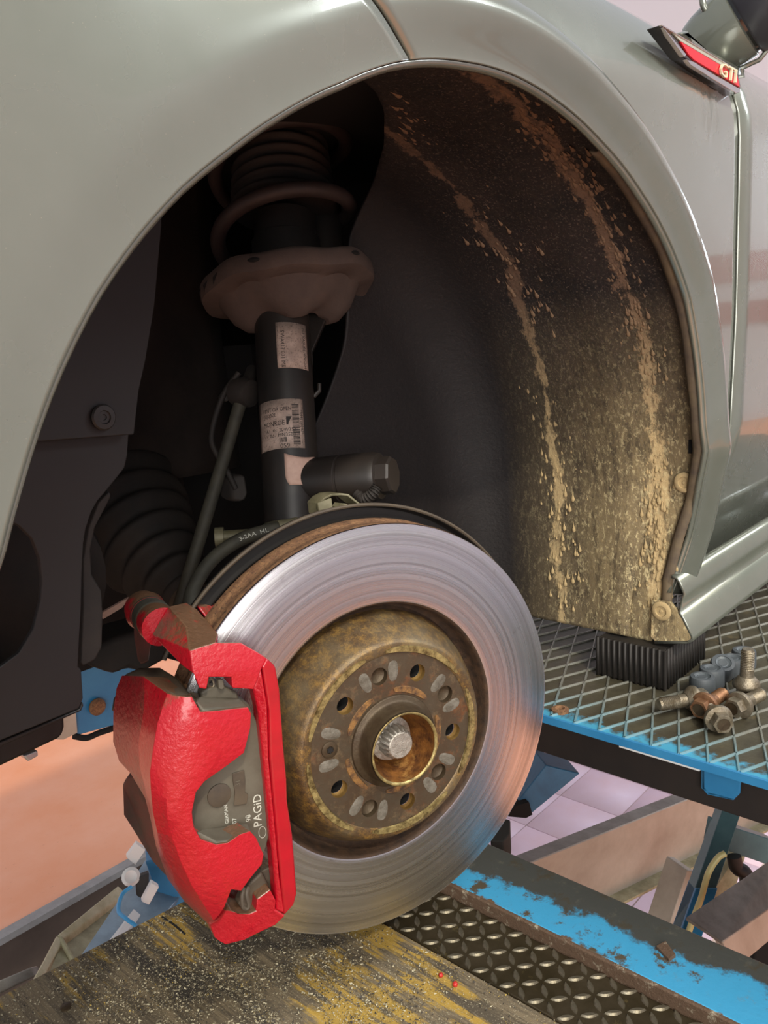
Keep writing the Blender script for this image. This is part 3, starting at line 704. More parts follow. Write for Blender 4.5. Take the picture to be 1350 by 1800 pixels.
obj('bracket_plate', strip([(566, 905), (563, 885), (572, 876), (584, 870), (600, 869), (612, 870), (632, 886)], .016, .0022, .725), 'bracket_tan', bk, bevel=.0006)
obj('bracket_lug', poly(nb(), [at_d(p, .722) for p in [(558, 884), (583, 875), (586, 898), (578, 908), (562, 905)]], V((0, .002, 0))), 'bracket_tan', bk, bevel=.0006)
obj('bracket_hook', strip([(596, 892), (600, 886), (608, 887), (614, 892)], .008, .002, .72), 'bracket_tan', bk)
# dust shield behind the disc
ds = thing('brake_dust_shield', DC, 'black pressed dust shield just behind the upper rim of the brake disc', 'shield', mat=DM.copy())
def shield(u, v):
    a = math.radians(62 + 108*u) if False else math.radians(28+122*u); r = .165+.0155*v; 
    if v > .85: r = .165+.0155
    e = 1
    return V((r*math.cos(a), r*math.sin(a), -.047+(.012*(v-.85)/.15 if v > .85 else 0)))
obj('shield_plate', grid(nb(), shield, 60, 10), 'black_plastic', ds, solid=.0015, local=True)
obj('shield_rim', tube(nb(), [V((.1805*math.cos(math.radians(28+122*i/60)), .1805*math.sin(math.radians(28+122*i/60)), -.036)) for i in range(61)], .0016, 8), 'brake_dust_dark', ds, local=True)
# anti roll bar link, hose, shaft boot and other underbody pieces
ld = [at_d((428, 690), .80), at_d((308, 1090), .76)]
lk = thing('anti_roll_bar_link', ld[1], 'slim grey brown link rod slanting down behind the red caliper', 'link rod')
obj('link_rod', tube(nb(), ld, .0062, 16), 'dusty_hose', lk)
obj('link_joint', lathe(nb(), [(.004, -.012), (.013, -.010), (.015, 0), (.013, .010), (.004, .012)], ld[0], V((-.2, 1, .1)), 24), 'rubber', lk)
obj('link_stud', tube(nb(), [ld[0], ld[0]+V((.03, .02, .02))], .006, 10), 'rubber', lk)
hp = spline([at_d(p, d) for p, d in (((332, 1075), .70), ((340, 1035), .71), ((372, 985), .72), ((420, 950), .73), ((470, 933), .735), ((515, 925), .745), ((560, 915), .76))], 10)
hz = thing('brake_hose', hp[0], 'olive grey brake hose arching from the red caliper to the strut foot', 'hose')
obj('hose', tube(nb(), hp, .0062, 16), 'dusty_hose', hz)
obj('hose_collar', tube(nb(), [hp[44], hp[48], hp[52]], .0075, 14), 'bracket_tan', hz)
def hmap(i0):
    def f(x, y, z):
        s = i0 + x/.0022; i = int(min(max(s, 0), len(hp)-2)); p = hp[i].lerp(hp[i+1], s-i); d = (hp[i+1]-hp[i]).normalized()
        tc = (O-p).normalized(); tc = (tc-d*tc.dot(d)).normalized(); up_ = tc.cross(d)
        return p+tc*(.0064)+up_*(y-.001)*(1 if up_.z > 0 else -1)
    return f
text('hose_print', '3-2AA  HL', .005, hmap(30), 'caliper_text', hz)
wc = spline([at_d(p, .80) for p in ((420, 655), (395, 690), (378, 735), (372, 775), (385, 805), (400, 830), (415, 860))], 8)
wl = thing('wheel_sensor_cable', wc[-1], 'thin dark cable looping left of the strut beside the link rod', 'cable')
obj('cable', tube(nb(), wc, .0028, 10), 'rubber', wl)
obj('cable_plug', poly(nb(), [at_d(p, .80) for p in [(404, 838), (432, 832), (438, 870), (428, 884), (408, 880)]], V((.0, .02, 0))), 'rubber', wl, bevel=.004)
obj('cable_clamp', poly(nb(), [at_d(p, .80) for p in [(390, 700), (412, 672), (428, 662), (430, 672), (415, 690), (400, 708)]], V((.0, .01, 0))), 'rubber', wl, bevel=.002)
b0 = at_d((205, 895), .93); b1 = at_d((345, 1065), .84); bd_ = (b1-b0).normalized(); bl = (b1-b0).length
sb = thing('drive_shaft_boot', b0, 'dark ribbed rubber boot on the drive shaft behind the liner panel', 'boot')
pr = []
for k in range(60):
    t = k/59; r = .062*(1-t)**.9+.017; pr.append((r+.005*math.sin(k*.72)*(t < .86), t*bl))
obj('bellows', lathe(nb(), pr, b0, bd_, 40), 'rubber', sb, angle=80)
obj('boot_clamp', lathe(nb(), [(.0225, bl-.018), (.0235, bl-.016), (.0235, bl-.008), (.0225, bl-.006)], b0, bd_, 30), 'brake_dust_dark', sb)
obj('shaft', lathe(nb(), [(.014, bl-.01), (.014, bl+.12)], b0, bd_, 24), 'rubber', sb)
ca = thing('control_arm', at_d((200, 1150), .9), 'dark cast suspension arm glimpsed behind the front liner', 'arm')
obj('arm_casting', poly(nb(), [at_d(p, .9) for p in [(140, 1150), (205, 1120), (300, 1095), (330, 1140), (250, 1185), (228, 1175), (200, 1188), (172, 1178), (150, 1170)]], V((.02, .06, 0))), 'rubber', ca, bevel=.008)
obj('arm_bushing', lathe(nb(), [(.02, -.02), (.022, 0), (.02, .02)], at_d((264, 870), .94), V((0, 1, 0)), 24), 'rubber', ca)
obj('bright_tab', poly(nb(), [at_d(p, .92) for p in [(178, 1078), (228, 1050), (215, 1068), (182, 1088)]], V((0, .004, 0))), 'pink_tape', ca)

# ================================================================ BRAKE DISC + HUB (disc frame: x tail, y up, z outwards)
bdsc = thing('brake_disc', DC, 'large ventilated brake disc with polished friction ring and rusty golden hat', 'brake disc', mat=DM.copy())
N = 160
obj('friction_ring', lathe(nb(), [(.107, -.0005), (.1085, 0), (.112, -.0002), (.118, 0), (.1675, 0), (.1685, -.0006), (.1695, -.0006), (.17, -.0015)], n=N, cap=False), 'friction_ring', bdsc, local=True, angle=50)
obj('disc_rim', lathe(nb(), [(.17, -.0015), (.1703, -.004), (.1698, -.009), (.1690, -.010), (.1690, -.021), (.1698, -.022), (.1703, -.031), (.169, -.033), (.10, -.033)], n=N, cap=False), 'rust', bdsc, local=True)
obj('bore_edge', lathe(nb(), [(.107, -.0005), (.1058, -.0012), (.1048, -.004), (.1042, -.012), (.1025, -.018), (.0995, -.020), (.0975, -.016)], n=N, cap=False), 'hat_root', bdsc, local=True, angle=80)
obj('hat_wall', lathe(nb(), [(.0975, -.016), (.0955, -.009), (.0925, -.002), (.0885, .005), (.0855, .0105), (.0825, .0165), (.0797, .0198), (.0785, .0202), (.0725, .0202), (.0715, .0194)], n=N, cap=False), 'hat_metal', bdsc, local=True, angle=80)
# hat face with ten real holes
A0 = math.radians(81.7+1.0)
# DU points to the tail; picture angles measured from the front were mirrored: plain holes at 180-81.7 etc.
A0 = PI-math.radians(81.7); dA = -2*PI/10
hat_holes = [(A0+dA*k if False else A0+2*PI/10*k, k % 2) for k in range(10)]
bm = nb(); nseg = 180
PC, HR = .056, .0072
# annulus triangulated around holes
from mathutils.geometry import delaunay_2d_cdt
def annulus(r0, r1, holes, zc):
    P = []; E = []; loops = []
    def addloop(pts):
        s = len(P); P.extend(pts); n = len(pts); E.extend([(s+i, s+(i+1) % n) for i in range(n)])
    addloop([V((r1*math.cos(2*PI*i/96), r1*math.sin(2*PI*i/96))) for i in range(96)])
    addloop([V((r0*math.cos(2*PI*i/64), r0*math.sin(2*PI*i/64))) for i in range(64)])
    for (cx, cy, hr) in holes: addloop([V((cx+hr*math.cos(2*PI*i/24), cy+hr*math.sin(2*PI*i/24))) for i in range(24)])
    v, e, f, *_ = delaunay_2d_cdt(P, E, [], 0, 1e-7)
    bm = nb(); vs = [bm.verts.new((q.x, q.y, zc)) for q in v]
    for t in f:
        c = sum((v[i] for i in t), V((0, 0)))/len(t)
        if c.length < r0 or c.length > r1: continue
        if any((c-V((cx, cy))).length < hr for cx, cy, hr in holes): continue
        bm.faces.new([vs[i] for i in t])
    return bm
HL = []
for a, odd in hat_holes:
    HL.append((PC*math.cos(a), PC*math.sin(a), .0071 if not odd else .0070, odd, a))
ZH = .0192
scr = min(HL, key=lambda h: abs(proj(DM @ V((h[0], h[1], ZH)))[0]-582) + abs(proj(DM @ V((h[0], h[1], ZH)))[1]-1318))
bm = annulus(.0375, .0716, [h[:3] for h in HL if h is not scr], ZH)
obj('hat_face', bm, 'hat_face', bdsc, local=True, smooth=False)
for h in HL:
    cx, cy, hr, odd, a = h
    if h is scr: continue
    if odd:
        pr = [(hr, ZH), (hr, ZH-.0035)] + [(hr-.0007*(k % 2), ZH-.0042-.0011*k) for k in range(5)]
        bm = nb(); lathe(bm, pr, V((cx, cy, 0)), n=24, cap=False); obj('bolt_hole', bm, 'thread_gold', bdsc, local=True, label='threaded golden bolt hole')
        bm = nb(); lathe(bm, [(hr-.0003, ZH-.0084), (hr-.0003, ZH-.022), (0, ZH-.022)], V((cx, cy, 0)), n=24, cap=False); obj('hole_bottom', bm, 'dark_void', bdsc, local=True)  # deeper part of the bore coloured black as painted shade
    else:
        bm = nb(); lathe(bm, [(hr, ZH), (hr-.0004, ZH-.0045), (hr-.003, ZH-.0062), (0, ZH-.0066)], V((cx, cy, 0)), n=24, cap=False); obj('blind_hole', bm, 'hub_dark', bdsc, local=True)
    if not odd or True: pass
def arc_pad(r0, r1, a0, a1, z, h, mat, name, n=20):
    bm = nb(); rows = []
    for i in range(n+1):
        t = i/n; a = a0+(a1-a0)*t; e = math.sin(PI*min(max(t, .0), 1))**.25 if 0 < t < 1 else .35
        rm, hw = (r0+r1)/2, (r1-r0)/2*max(e, .35)
        rows.append([bm.verts.new(V((r*math.cos(a), r*math.sin(a), zz))) for r, zz in ((rm-hw, z), (rm-hw*.8, z+h), (rm+hw*.8, z+h), (rm+hw, z))])
    for a, b in zip(rows, rows[1:]):
        for k in range(3): bm.faces.new((a[k], a[k+1], b[k+1], b[k]))
    bm.faces.new(rows[0]); bm.faces.new(rows[-1][::-1]); obj(name, bm, mat, bdsc, local=True)
for cx, cy, hr, odd, a in HL:
    if not odd:
        for s in (-1, 1): arc_pad(.0480, .0660, a+s*math.radians(8.2), a+s*math.radians(17), ZH-.0001, .0003, 'halo_grey', 'wear_mark', 8)
    else:
        arc_pad(.0712, .0772, a-math.radians(29), a+math.radians(29), .0196, .0014, 'gold_pad', 'contact_pad', 30)
        arc_pad(.0385, .0445, a-math.radians(23), a+math.radians(23), ZH-.0002, .0009, 'gold_rust', 'inner_contact_pad', 20)
bm = nb(); lathe(bm, [(.0068, 0), (.0066, .0008), (.0055, .0012), (.0030, .0012), (.0028, .0002), (0, .0002)], V((scr[0], scr[1], ZH)), n=24, cap=False)
sw = obj('locating_screw', bm, 'hub_dark', bdsc, local=True)
bm = nb(); 
sp = []
for i in range(12): r = .0032 if i % 2 else .0019; sp.append(V((scr[0]+r*math.cos(i*PI/6), scr[1]+r*math.sin(i*PI/6), ZH+.0013)))
poly(bm, sp, V((0, 0, .0001))); bm.transform(DM); obj('torx_recess', bm, 'dark_void', sw, smooth=False)
hb = thing('wheel_hub', DC, 'rusty hub ring poking through the centre of the brake disc around a steel bolt', 'hub', mat=DM.copy())
obj('hub_collar', lathe(nb(), [(.0375, .0185), (.0372, .0205), (.0365, .0212), (.0335, .0212), (.032, .0235), (.0308, .0275), (.0302, .032), (.0300, .0365), (.0293, .0378)], n=96, cap=False), 'hub_dark', hb, local=True, angle=80)
obj('hub_lip', lathe(nb(), [(.0300, .0365), (.0293, .0378), (.0278, .0378), (.0270, .0365)], n=96, cap=False), 'gold_pad', hb, local=True, angle=80)
obj('hub_bore', lathe(nb(), [(.0272, .0368), (.0262, .030), (.0235, .020), (.0205, .010), (.019, .008), (0, .008)], n=96, cap=False), 'hub_rust', hb, local=True, angle=60)
ab = thing('axle_bolt', DC, 'bright steel twelve-point axle bolt in the middle of the hub', 'bolt', mat=DM.copy())
obj('bolt_flange', lathe(nb(), [(.0185, .0085), (.0185, .0125), (.0178, .0148), (.0125, .0165)], n=64, cap=True), 'bolt_steel', ab, local=True)
bm = nb(); ringz = []
for zz, rr_, amp in ((.0162, .0124, .0), (.0172, .0122, .0011), (.0255, .0120, .0011), (.0272, .0112, .0005), (.0300, .0106, .0), (.0308, .0098, 0)):
    ringz.append([bm.verts.new(V(((rr_+amp*(1 if (i % 6) < 3 else -1)*(1 if i % 6 in (1, 4) else .6))*math.cos(2*PI*i/108), (rr_+amp*(1 if (i % 6) < 3 else -1)*(1 if i % 6 in (1, 4) else .6))*math.sin(2*PI*i/108), zz))) for i in range(108)])
for a, b in zip(ringz, ringz[1:]):
    for i in range(108): bm.faces.new((a[i], a[(i+1) % 108], b[(i+1) % 108], b[i]))
bm.faces.new(ringz[-1]); obj('bolt_head', bm, 'bolt_steel', ab, local=True, angle=35)

# ================================================================ CALIPER
cc = lambda x, y: (150+x/2.571, 1000+y/2.571)
cal = thing('brake_caliper', DC-DN*0.0 + DU*-.16 - V((0, 0, .14)), 'red painted brake caliper with grey pads clamped over the front edge of the disc', 'caliper')
def W(x, y, w): return at_w(cc(x, y), w)
# caliper housing: faceted outer skin, control net rows from silhouette (left) to fingers (right)
rows = [
 # silhouette S            facet mid B             stripe edge R            main face               main face 2             finger tip
 [(165, 482, -.055), (262, 486, -.005), (372, 562, .036), (415, 572, .043), (455, 578, .047), (480, 577, .049)],
 [(140, 540, -.055), (268, 560, -.002), (350, 620, .038), (410, 630, .046), (462, 640, .050), (520, 645, .0505)],
 [(126, 640, -.055), (262, 650, .000), (325, 700, .039), (420, 720, .048), (520, 720, .051), (600, 700, .051)],
 [(125, 780, -.055), (240, 790, .000), (305, 820, .039), (400, 850, .048), (500, 860, .051), (600, 850, .051)],
 [(152, 868, -.050), (245, 890, .000), (292, 920, .037), (380, 950, .047), (450, 985, .050), (500, 1010, .050)],
 [(205, 925, -.040), (262, 960, .000), (296, 1000, .035), (365, 1040, .045), (430, 1080, .049), (482, 1100, .049)],
 [(258, 990, -.030), (285, 1060, .003), (305, 1100, .030), (370, 1130, .043), (435, 1150, .048), (488, 1165, .049)],
 [(292, 1120, -.022), (305, 1160, .004), (325, 1190, .026), (390, 1210, .041), (450, 1215, .047), (520, 1222, .049)],
 [(318, 1250, -.018), (335, 1280, .006), (362, 1300, .025), (430, 1320, .041), (520, 1320, .048), (600, 1300, .050)],
 [(372, 1400, -.016), (392, 1415, .008), (420, 1420, .026), (480, 1430, .042), (560, 1420, .048), (650, 1380, .050)],
 [(450, 1505, -.014), (468, 1515, .008), (490, 1515, .026), (530, 1510, .040), (590, 1490, .046), (660, 1450, .048)],
 [(540, 1592, -.010), (550, 1597, .006), (562, 1598, .022), (580, 1590, .034), (605, 1565, .040), (628, 1530, .044)],
]
bm = nb(); vs = [[bm.verts.new(W(*p)) for p in r] for r in rows]
for a, b in zip(vs, vs[1:]):
    for k in range(5): bm.faces.new((a[k], a[k+1], b[k+1], b[k]))
# upper finger
uf = [bm.verts.new(W(*p)) for p in [(600, 640, .049), (735, 625, .044), (750, 655, .044), (746, 720, .044), (718, 830, .045), (640, 890, .048)]]
# vs[1][5]=(520,645) vs[2][5]=(600,700) vs[3][5]=(600,850) vs[4][5]=(500,1010)
bm.faces.new((vs[1][5], uf[0], vs[2][5])); bm.faces.new((vs[2][5], uf[0], uf[1], uf[2], uf[3])); bm.faces.new((vs[2][5], uf[3], uf[4], vs[3][5])); bm.faces.new((vs[3][5], uf[4], uf[5]))
ue = bm.verts.new(W(540, 960, .049)); bm.faces.new((vs[3][5], uf[5], ue, vs[4][5]))
# lower finger
lf = [bm.verts.new(W(*p)) for p in [(590, 1246, .049), (645, 1238, .048), (700, 1200, .047), (745, 1186, .045), (772, 1215, .044), (806, 1290, .044), (798, 1335, .044), (745, 1400, .045), (705, 1455, .045)]]
bm.faces.new((vs[7][5], lf[0], vs[8][5])); bm.faces.new((vs[8][5], lf[0], lf[1], lf[2], lf[3], lf[4], lf[5])); bm.faces.new((vs[8][5], lf[5], lf[6], lf[7], vs[9][5])); bm.faces.new((vs[9][5], lf[7], lf[8], vs[10][5]))
# close it: thicken towards the car
body_thick = .017
bmesh.ops.recalc_face_normals(bm, faces=bm.faces)
fn_ = sum((f.normal*f.calc_area() for f in bm.faces), V((0, 0, 0)))
if fn_.dot(DN) < 0: bmesh.ops.reverse_faces(bm, faces=bm.faces)
bm.faces.ensure_lookup_table()
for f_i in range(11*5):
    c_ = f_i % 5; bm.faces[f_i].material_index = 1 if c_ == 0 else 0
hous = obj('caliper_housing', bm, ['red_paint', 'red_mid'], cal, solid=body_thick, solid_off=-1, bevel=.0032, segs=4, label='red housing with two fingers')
# dusty top shelf of the housing
obj('housing_shoulder', poly(nb(), [W(165, 482, -.055), W(262, 484, -.005), W(372, 560, .034), W(440, 575, .042), W(500, 590, .03), W(415, 482, -.01), W(340, 438, -.04), W(250, 440, -.06)], -DV*.012), 'brake_dust_dark', cal, bevel=.003, label='dust-brown shoulder')
# finger undersides and the inner faces
obj('finger_shelf', poly(nb(), [W(500, 590, .044), W(530, 642, .048), W(600, 640, .047), W(735, 622, .0425), W(700, 585, .024), W(590, 560, .018), W(520, 570, .018)], -DV*.008), 'brake_dust_grey', cal, bevel=.002)
obj('finger_shelf', poly(nb(), [W(500, 1180, .046), W(590, 1243, .047), W(645, 1236, .046), W(745, 1184, .043), W(735, 1146, .028), W(600, 1165, .025), W(520, 1180, .022)], -DV*.008), 'brake_dust_grey', cal, bevel=.002)
# piston housing on the inner side
ph = [(190, 925, -.10), (156, 970, -.11), (158, 1025, -.11), (182, 1100, -.105), (232, 1230, -.10), (300, 1332, -.09), (400, 1440, -.07), (420, 1300, -.05), (330, 1100, -.05), (280, 960, -.06), (240, 920, -.08)]
obj('piston_housing', poly(nb(), [W(*p) for p in ph], -DN*.02+DU*.03), 'red_dusty', cal, bevel=.006, segs=3)
obj('bleed_boot', lathe(nb(), [(.006, 0), (.013, .004), (.016, .02), (.015, .04)], W(150, 560, -.085), (DV*-.6+DU*.6+DN*.4), 24), 'dusty_hose', cal)
# guide pin sleeve between housing and carrier
g0 = W(262, 180, -.075); g1 = W(345, 262, -.030); gd = (g1-g0); gl = gd.length
obj('pin_lug', lathe(nb(), [(.006, -.006), (.0135, -.004), (.0155, .006), (.014, .016)], g0, gd, 28), 'red_paint', cal)
obj('pin_boot', lathe(nb(), [(.0125, .012), (.0145, .015), (.0125, .018), (.0145, .021), (.0125, .024), (.0145, .027), (.012, .030)][:], g0, gd, 28), 'dusty_hose', cal, angle=80)
obj('pin_sleeve', lathe(nb(), [(.0135, .028), (.0145, .034), (.0145, gl)], g0, gd, 28), 'red_paint', cal)
obj('lug_web', poly(nb(), [W(225, 220, -.085), W(270, 230, -.08), W(300, 330, -.06), W(290, 430, -.06), W(250, 440, -.07), W(238, 330, -.08)], -DN*.012), 'red_dusty', cal, bevel=.004)
# carrier: arm over the disc, facets
cv = [(378, 168, -.028), (455, 150, -.040), (505, 182, -.035), (582, 270, -.008), (600, 292, .012), (590, 330, .030), (472, 368, .030), (458, 262, .000), (300, 298, -.030), (345, 228, -.03),
      (436, 438, .020), (488, 474, .032), (515, 540, .034), (548, 545, .034), (560, 490, .034), (660, 490, .034), (665, 540, .034), (762, 546, .033),
      (700, 330, .030), (762, 365, .031), (820, 400, .032), (800, 445, .0335), (640, 430, .036), (776, 600, .033)]
cfs = [(9, 0, 7, 6, 8), (8, 6, 10), (0, 1, 2, 3, 7), (7, 3, 4, 5, 6), (10, 6, 11), (6, 5, 22, 11), (11, 22, 15, 14, 13, 12), (5, 18, 19, 22), (22, 19, 20, 21), (22, 21, 17, 16, 15)]
bm = surf(nb(), [W(*p) for p in cv], cfs)
bmesh.ops.delete(bm, geom=[v for v in bm.verts if not v.link_faces], context='VERTS')
bmesh.ops.recalc_face_normals(bm, faces=bm.faces)
fn_ = sum((f.normal*f.calc_area() for f in bm.faces), V((0, 0, 0)))
if fn_.dot(DN) < 0: bmesh.ops.reverse_faces(bm, faces=bm.faces)
obj('carrier_arm', bm, 'red_paint', cal, solid=.018, solid_off=-1, bevel=.0025, segs=3)
obj('carrier_web', poly(nb(), [W(500, 165, -.04), W(590, 150, -.05), W(610, 200, -.045), W(560, 240, -.03)], -DN*.01), 'red_paint', cal, bevel=.003)
# carrier bar in front of the disc
bi = [(795, 440, .0335), (826, 620, .033), (832, 860, .033), (862, 1180, .033), (880, 1400, .033), (905, 1565, .032), (860, 1545, .030), (862, 1480, .030), (835, 1200, .030), (805, 900, .030), (780, 640, .031), (758, 540, .032)]
obj('carrier_bar', poly(nb(), [W(*p) for p in bi], -DN*.012), 'red_paint', cal, bevel=.002, segs=3)
bo = [(800, 442, .0345), (820, 402, .033), (862, 442, .033), (880, 545, .033), (890, 680, .033), (898, 800, .033), (912, 950, .034), (915, 1050, .034), (938, 1200, .034), (950, 1350, .034), (958, 1470, .034), (945, 1520, .033), (900, 1572, .033), (868, 1240, .0345), (835, 860, .0345), (829, 640, .0345)]
obj('carrier_bar', poly(nb(), [W(*p) for p in bo], -DN*.014), 'red_clean', cal, bevel=.0022, segs=3)
# lower carrier foot
lfp = [(905, 1568, .033), (860, 1612, .032), (722, 1672, .026), (640, 1692, .015), (610, 1688, .006), (585, 1668, .000), (562, 1610, .000), (600, 1590, .010), (632, 1545, .022), (660, 1545, .026), (690, 1562, .03), (740, 1560, .03), (772, 1545, .031), (776, 1492, .031), (835, 1448, .031), (862, 1500, .031), (858, 1540, .032)]
obj('carrier_foot', poly(nb(), [W(*p) for p in lfp], -DN*.022), 'red_paint', cal, bevel=.003, segs=3)
# pads and clips
pdp = [(470, 620), (520, 590), (600, 600), (700, 590), (742, 612), (775, 690), (800, 800), (815, 900), (826, 1050), (832, 1200), (818, 1260), (795, 1320), (700, 1340), (560, 1300), (460, 1200), (420, 1000), (420, 800)]
pad = obj('brake_pad', poly(nb(), [W(x_, y_, .0245) for x_, y_ in pdp], -DN*.006), 'brake_dust_grey', cal, bevel=.0012, label='grey pad backing plate')
obj('friction_block', poly(nb(), [W(x_+(8 if x_ > 700 else 0)-12, y_, .0185) for x_, y_ in pdp], -DN*.016), 'brake_dust_dark', pad)
obj('pad_button', lathe(nb(), [(.0085, 0), (.0085, .001), (.0078, .0014), (0, .0014)], W(604, 1022, .0245), DN, 28, cap=False), 'brake_dust_dark', pad)
obj('pad_stamp', poly(nb(), [W(x_, y_, .0256) for x_, y_ in [(665, 925), (718, 910), (724, 960), (722, 1010), (736, 1020), (730, 1062), (672, 1072), (676, 1010), (668, 960)]], -DN*.0012), 'brake_dust_dark', pad, bevel=.0004)
def dmap(x0, y0, ang, w=.0247):
    o_ = W(x0, y0, w); a = math.radians(ang); e1 = DU*math.cos(a)+DV*math.sin(a); e2 = -DU*math.sin(a)+DV*math.cos(a)
    return lambda x, y, z: o_+e1*x+e2*y
text('pad_print', 'PAGiD', .0088, dmap(797, 1162, 85), 'caliper_text', pad)
text('pad_print', '98', .0055, dmap(748, 1140, 87), 'caliper_text', pad)
text('pad_print', 'GERMANY', .0036, dmap(648, 1150, 88), 'caliper_text', pad)
text('pad_print', '07', .0045, dmap(684, 1150, 87), 'caliper_text', pad)
text('stamp_print', '31', .0050, dmap(700, 980, 85, .0259), 'brake_dust_grey', pad)
bm = nb(); c_ = W(800, 1190, .0247)
for (r0, r1) in ((.0042, .0047),):
    ring = [[c_+(DU*math.cos(t)*.6+DV*math.sin(t))*r for r in (r0, r1)] for t in (2*PI*i/24 for i in range(24))]
    for i in range(24): bm.faces.new([bm.verts.new(p) for p in (ring[i][0], ring[i][1], ring[(i+1) % 24][1], ring[(i+1) % 24][0])])
obj('pad_logo', bm, 'caliper_text', pad)
for pts_ in ([(552, 500), (575, 498), (582, 520), (575, 535), (556, 530)],):
    obj('anti_rattle_clip', strip([], .01, .001) if False else tube(nb(), [W(x_, y_, .022) for x_, y_ in pts_+[pts_[0]]], .0011, 8), 'bolt_zinc', cal)
obj('pad_ear', poly(nb(), [W(x_, y_, .024) for x_, y_ in [(520, 560), (560, 535), (625, 530), (690, 560), (698, 600), (600, 612), (530, 600)]], -DN*.01), 'brake_dust_grey', cal, bevel=.002)
obj('clip_finger', poly(nb(), [W(x_, y_, .030) for x_, y_ in [(600, 500), (625, 500), (632, 540), (618, 550), (603, 545)]], -DN*.006), 'brake_dust_grey', cal, bevel=.0015)
obj('pad_ear', poly(nb(), [W(x_, y_, .022) for x_, y_ in [(735, 1430), (800, 1370), (835, 1440), (770, 1490), (772, 1540), (720, 1545), (690, 1520)]], -DN*.01), 'brake_dust_dark', cal, bevel=.002)
obj('pad_clip_plate', poly(nb(), [W(x_, y_, .018) for x_, y_ in [(790, 1370), (850, 1340), (862, 1450), (835, 1470), (800, 1420)]], -DN*.004), 'brake_dust_dark', cal, bevel=.001)
obj('anti_rattle_clip', tube(nb(), spline([W(*p) for p in [(715, 1440, .03), (708, 1480, .033), (712, 1525, .034), (728, 1535, .034), (738, 1520, .034), (728, 1470, .033), (735, 1440, .03)]], 5), .0016, 8), 'brake_dust_dark', cal)
obj('inner_pad', poly(nb(), [W(x_, y_, -.046) for x_, y_ in [(440, 640), (700, 600), (800, 900), (800, 1200), (700, 1350), (430, 1300)]], DN*.012), 'brake_dust_dark', cal, bevel=.002)

# ================================================================ LIFT
ZG = -.39; GX = .676
gp = thing('lift_platform', (GX+.4, .2, H+ZG-.05), 'dirty blue edged steel platform with raised diamond mesh under the sill', 'platform')
box_ = lambda lo, hi: box(nb(), lo, hi)
obj('platform_plate', box_((GX, -.25, H+ZG-.006), (GX+1.3, .96, H+ZG)), 'plate_dirty', gp, bevel=.001)
edge = obj('platform_edge', box_((GX-.002, -.25, H+ZG-.007), (GX+.001, .96, H+ZG+.0008)), 'blue_paint', gp)
# raised ribs: two families forming diamonds. spacing from the photograph
def clip(p, d, x0, x1, y0, y1):
    t0, t1 = -9, 9
    for k, lo, hi in ((0, x0, x1), (1, y0, y1)):
        if abs(d[k]) < 1e-9: continue
        a, b = (lo-p[k])/d[k], (hi-p[k])/d[k]
        if a > b: a, b = b, a
        t0, t1 = max(t0, a), min(t1, b)
    return t0, t1
for ang, sp_ in ((-24.5, .0245), (22.8, .0245)):
    a = math.radians(ang); d = V((math.cos(a), math.sin(a), 0)); nrm = V((-d.y, d.x, 0))
    for k in range(-60, 60):
        p = V((GX, .25, 0))+nrm*(k*sp_); t0, t1 = clip(p, d, GX+.001, GX+.95, -.0, .95)
        if t1-t0 < .02: continue
        A, B = p+d*t0, p+d*t1; z0 = H+ZG-.0005; hw = nrm*.0013
        bm = nb(); poly(bm, [V((A.x, A.y, z0))-hw*1.2, V((A.x, A.y, z0+.0024))-hw*.5, V((A.x, A.y, z0+.0024))+hw*.5, V((A.x, A.y, z0))+hw*1.2], B-A)
        obj('mesh_rib', bm, 'rib_metal', gp)
obj('edge_bolt', lathe(nb(), [(.009, 0), (.009, .003), (.005, .004), (.003, .002)], at_z((981, 1253), ZG)+V((.004, 0, 0)), V((0, 0, 1)), 16), 'rust', gp)
# front beam and hanging bracket
def yz(px, py, x): q = at_x((px, py), x); return q
lb = obj('lift_cross_beam', box_((.72, -.30, H-.461), (.76, 1.05, H-.400)), 'dark_beam', None, label='dark steel cross beam running below the edge of the diamond mesh platform', cat='beam', bevel=.003)
bk2 = obj('lift_bracket', poly(nb(), [at_x(p, .70) for p in [(1233, 1350), (1233, 1385), (1243, 1397), (1288, 1407), (1300, 1396), (1302, 1372)]], V((.003, 0, 0))), 'blue_paint', gp, bevel=.0008, label='blue hanging bracket')
obj('bracket_side', poly(nb(), [at_x(p, .70) for p in [(1233, 1348), (1238, 1349), (1238, 1388), (1233, 1386)]], V((.03, 0, 0))), 'blue_dark', gp)
obj('bracket_floor', poly(nb(), [at_x(p, .70) for p in [(1236, 1386), (1245, 1396), (1290, 1406), (1290, 1403), (1245, 1393), (1238, 1383)]], V((.03, 0, 0))), 'blue_paint', gp)
obj('light_strip', box_((GX+.006, .26, H+ZG-.0135), (GX+.009, .338, H+ZG-.0095)), 'white_plastic', gp, label='line of window light painted as a thin white strip under the edge')  # white strip standing in for a line of window light
obj('platform_apron', box_((GX+.03, -.25, H+ZG-.06), (GX+.034, .96, H+ZG-.006)), 'dark_beam', gp)
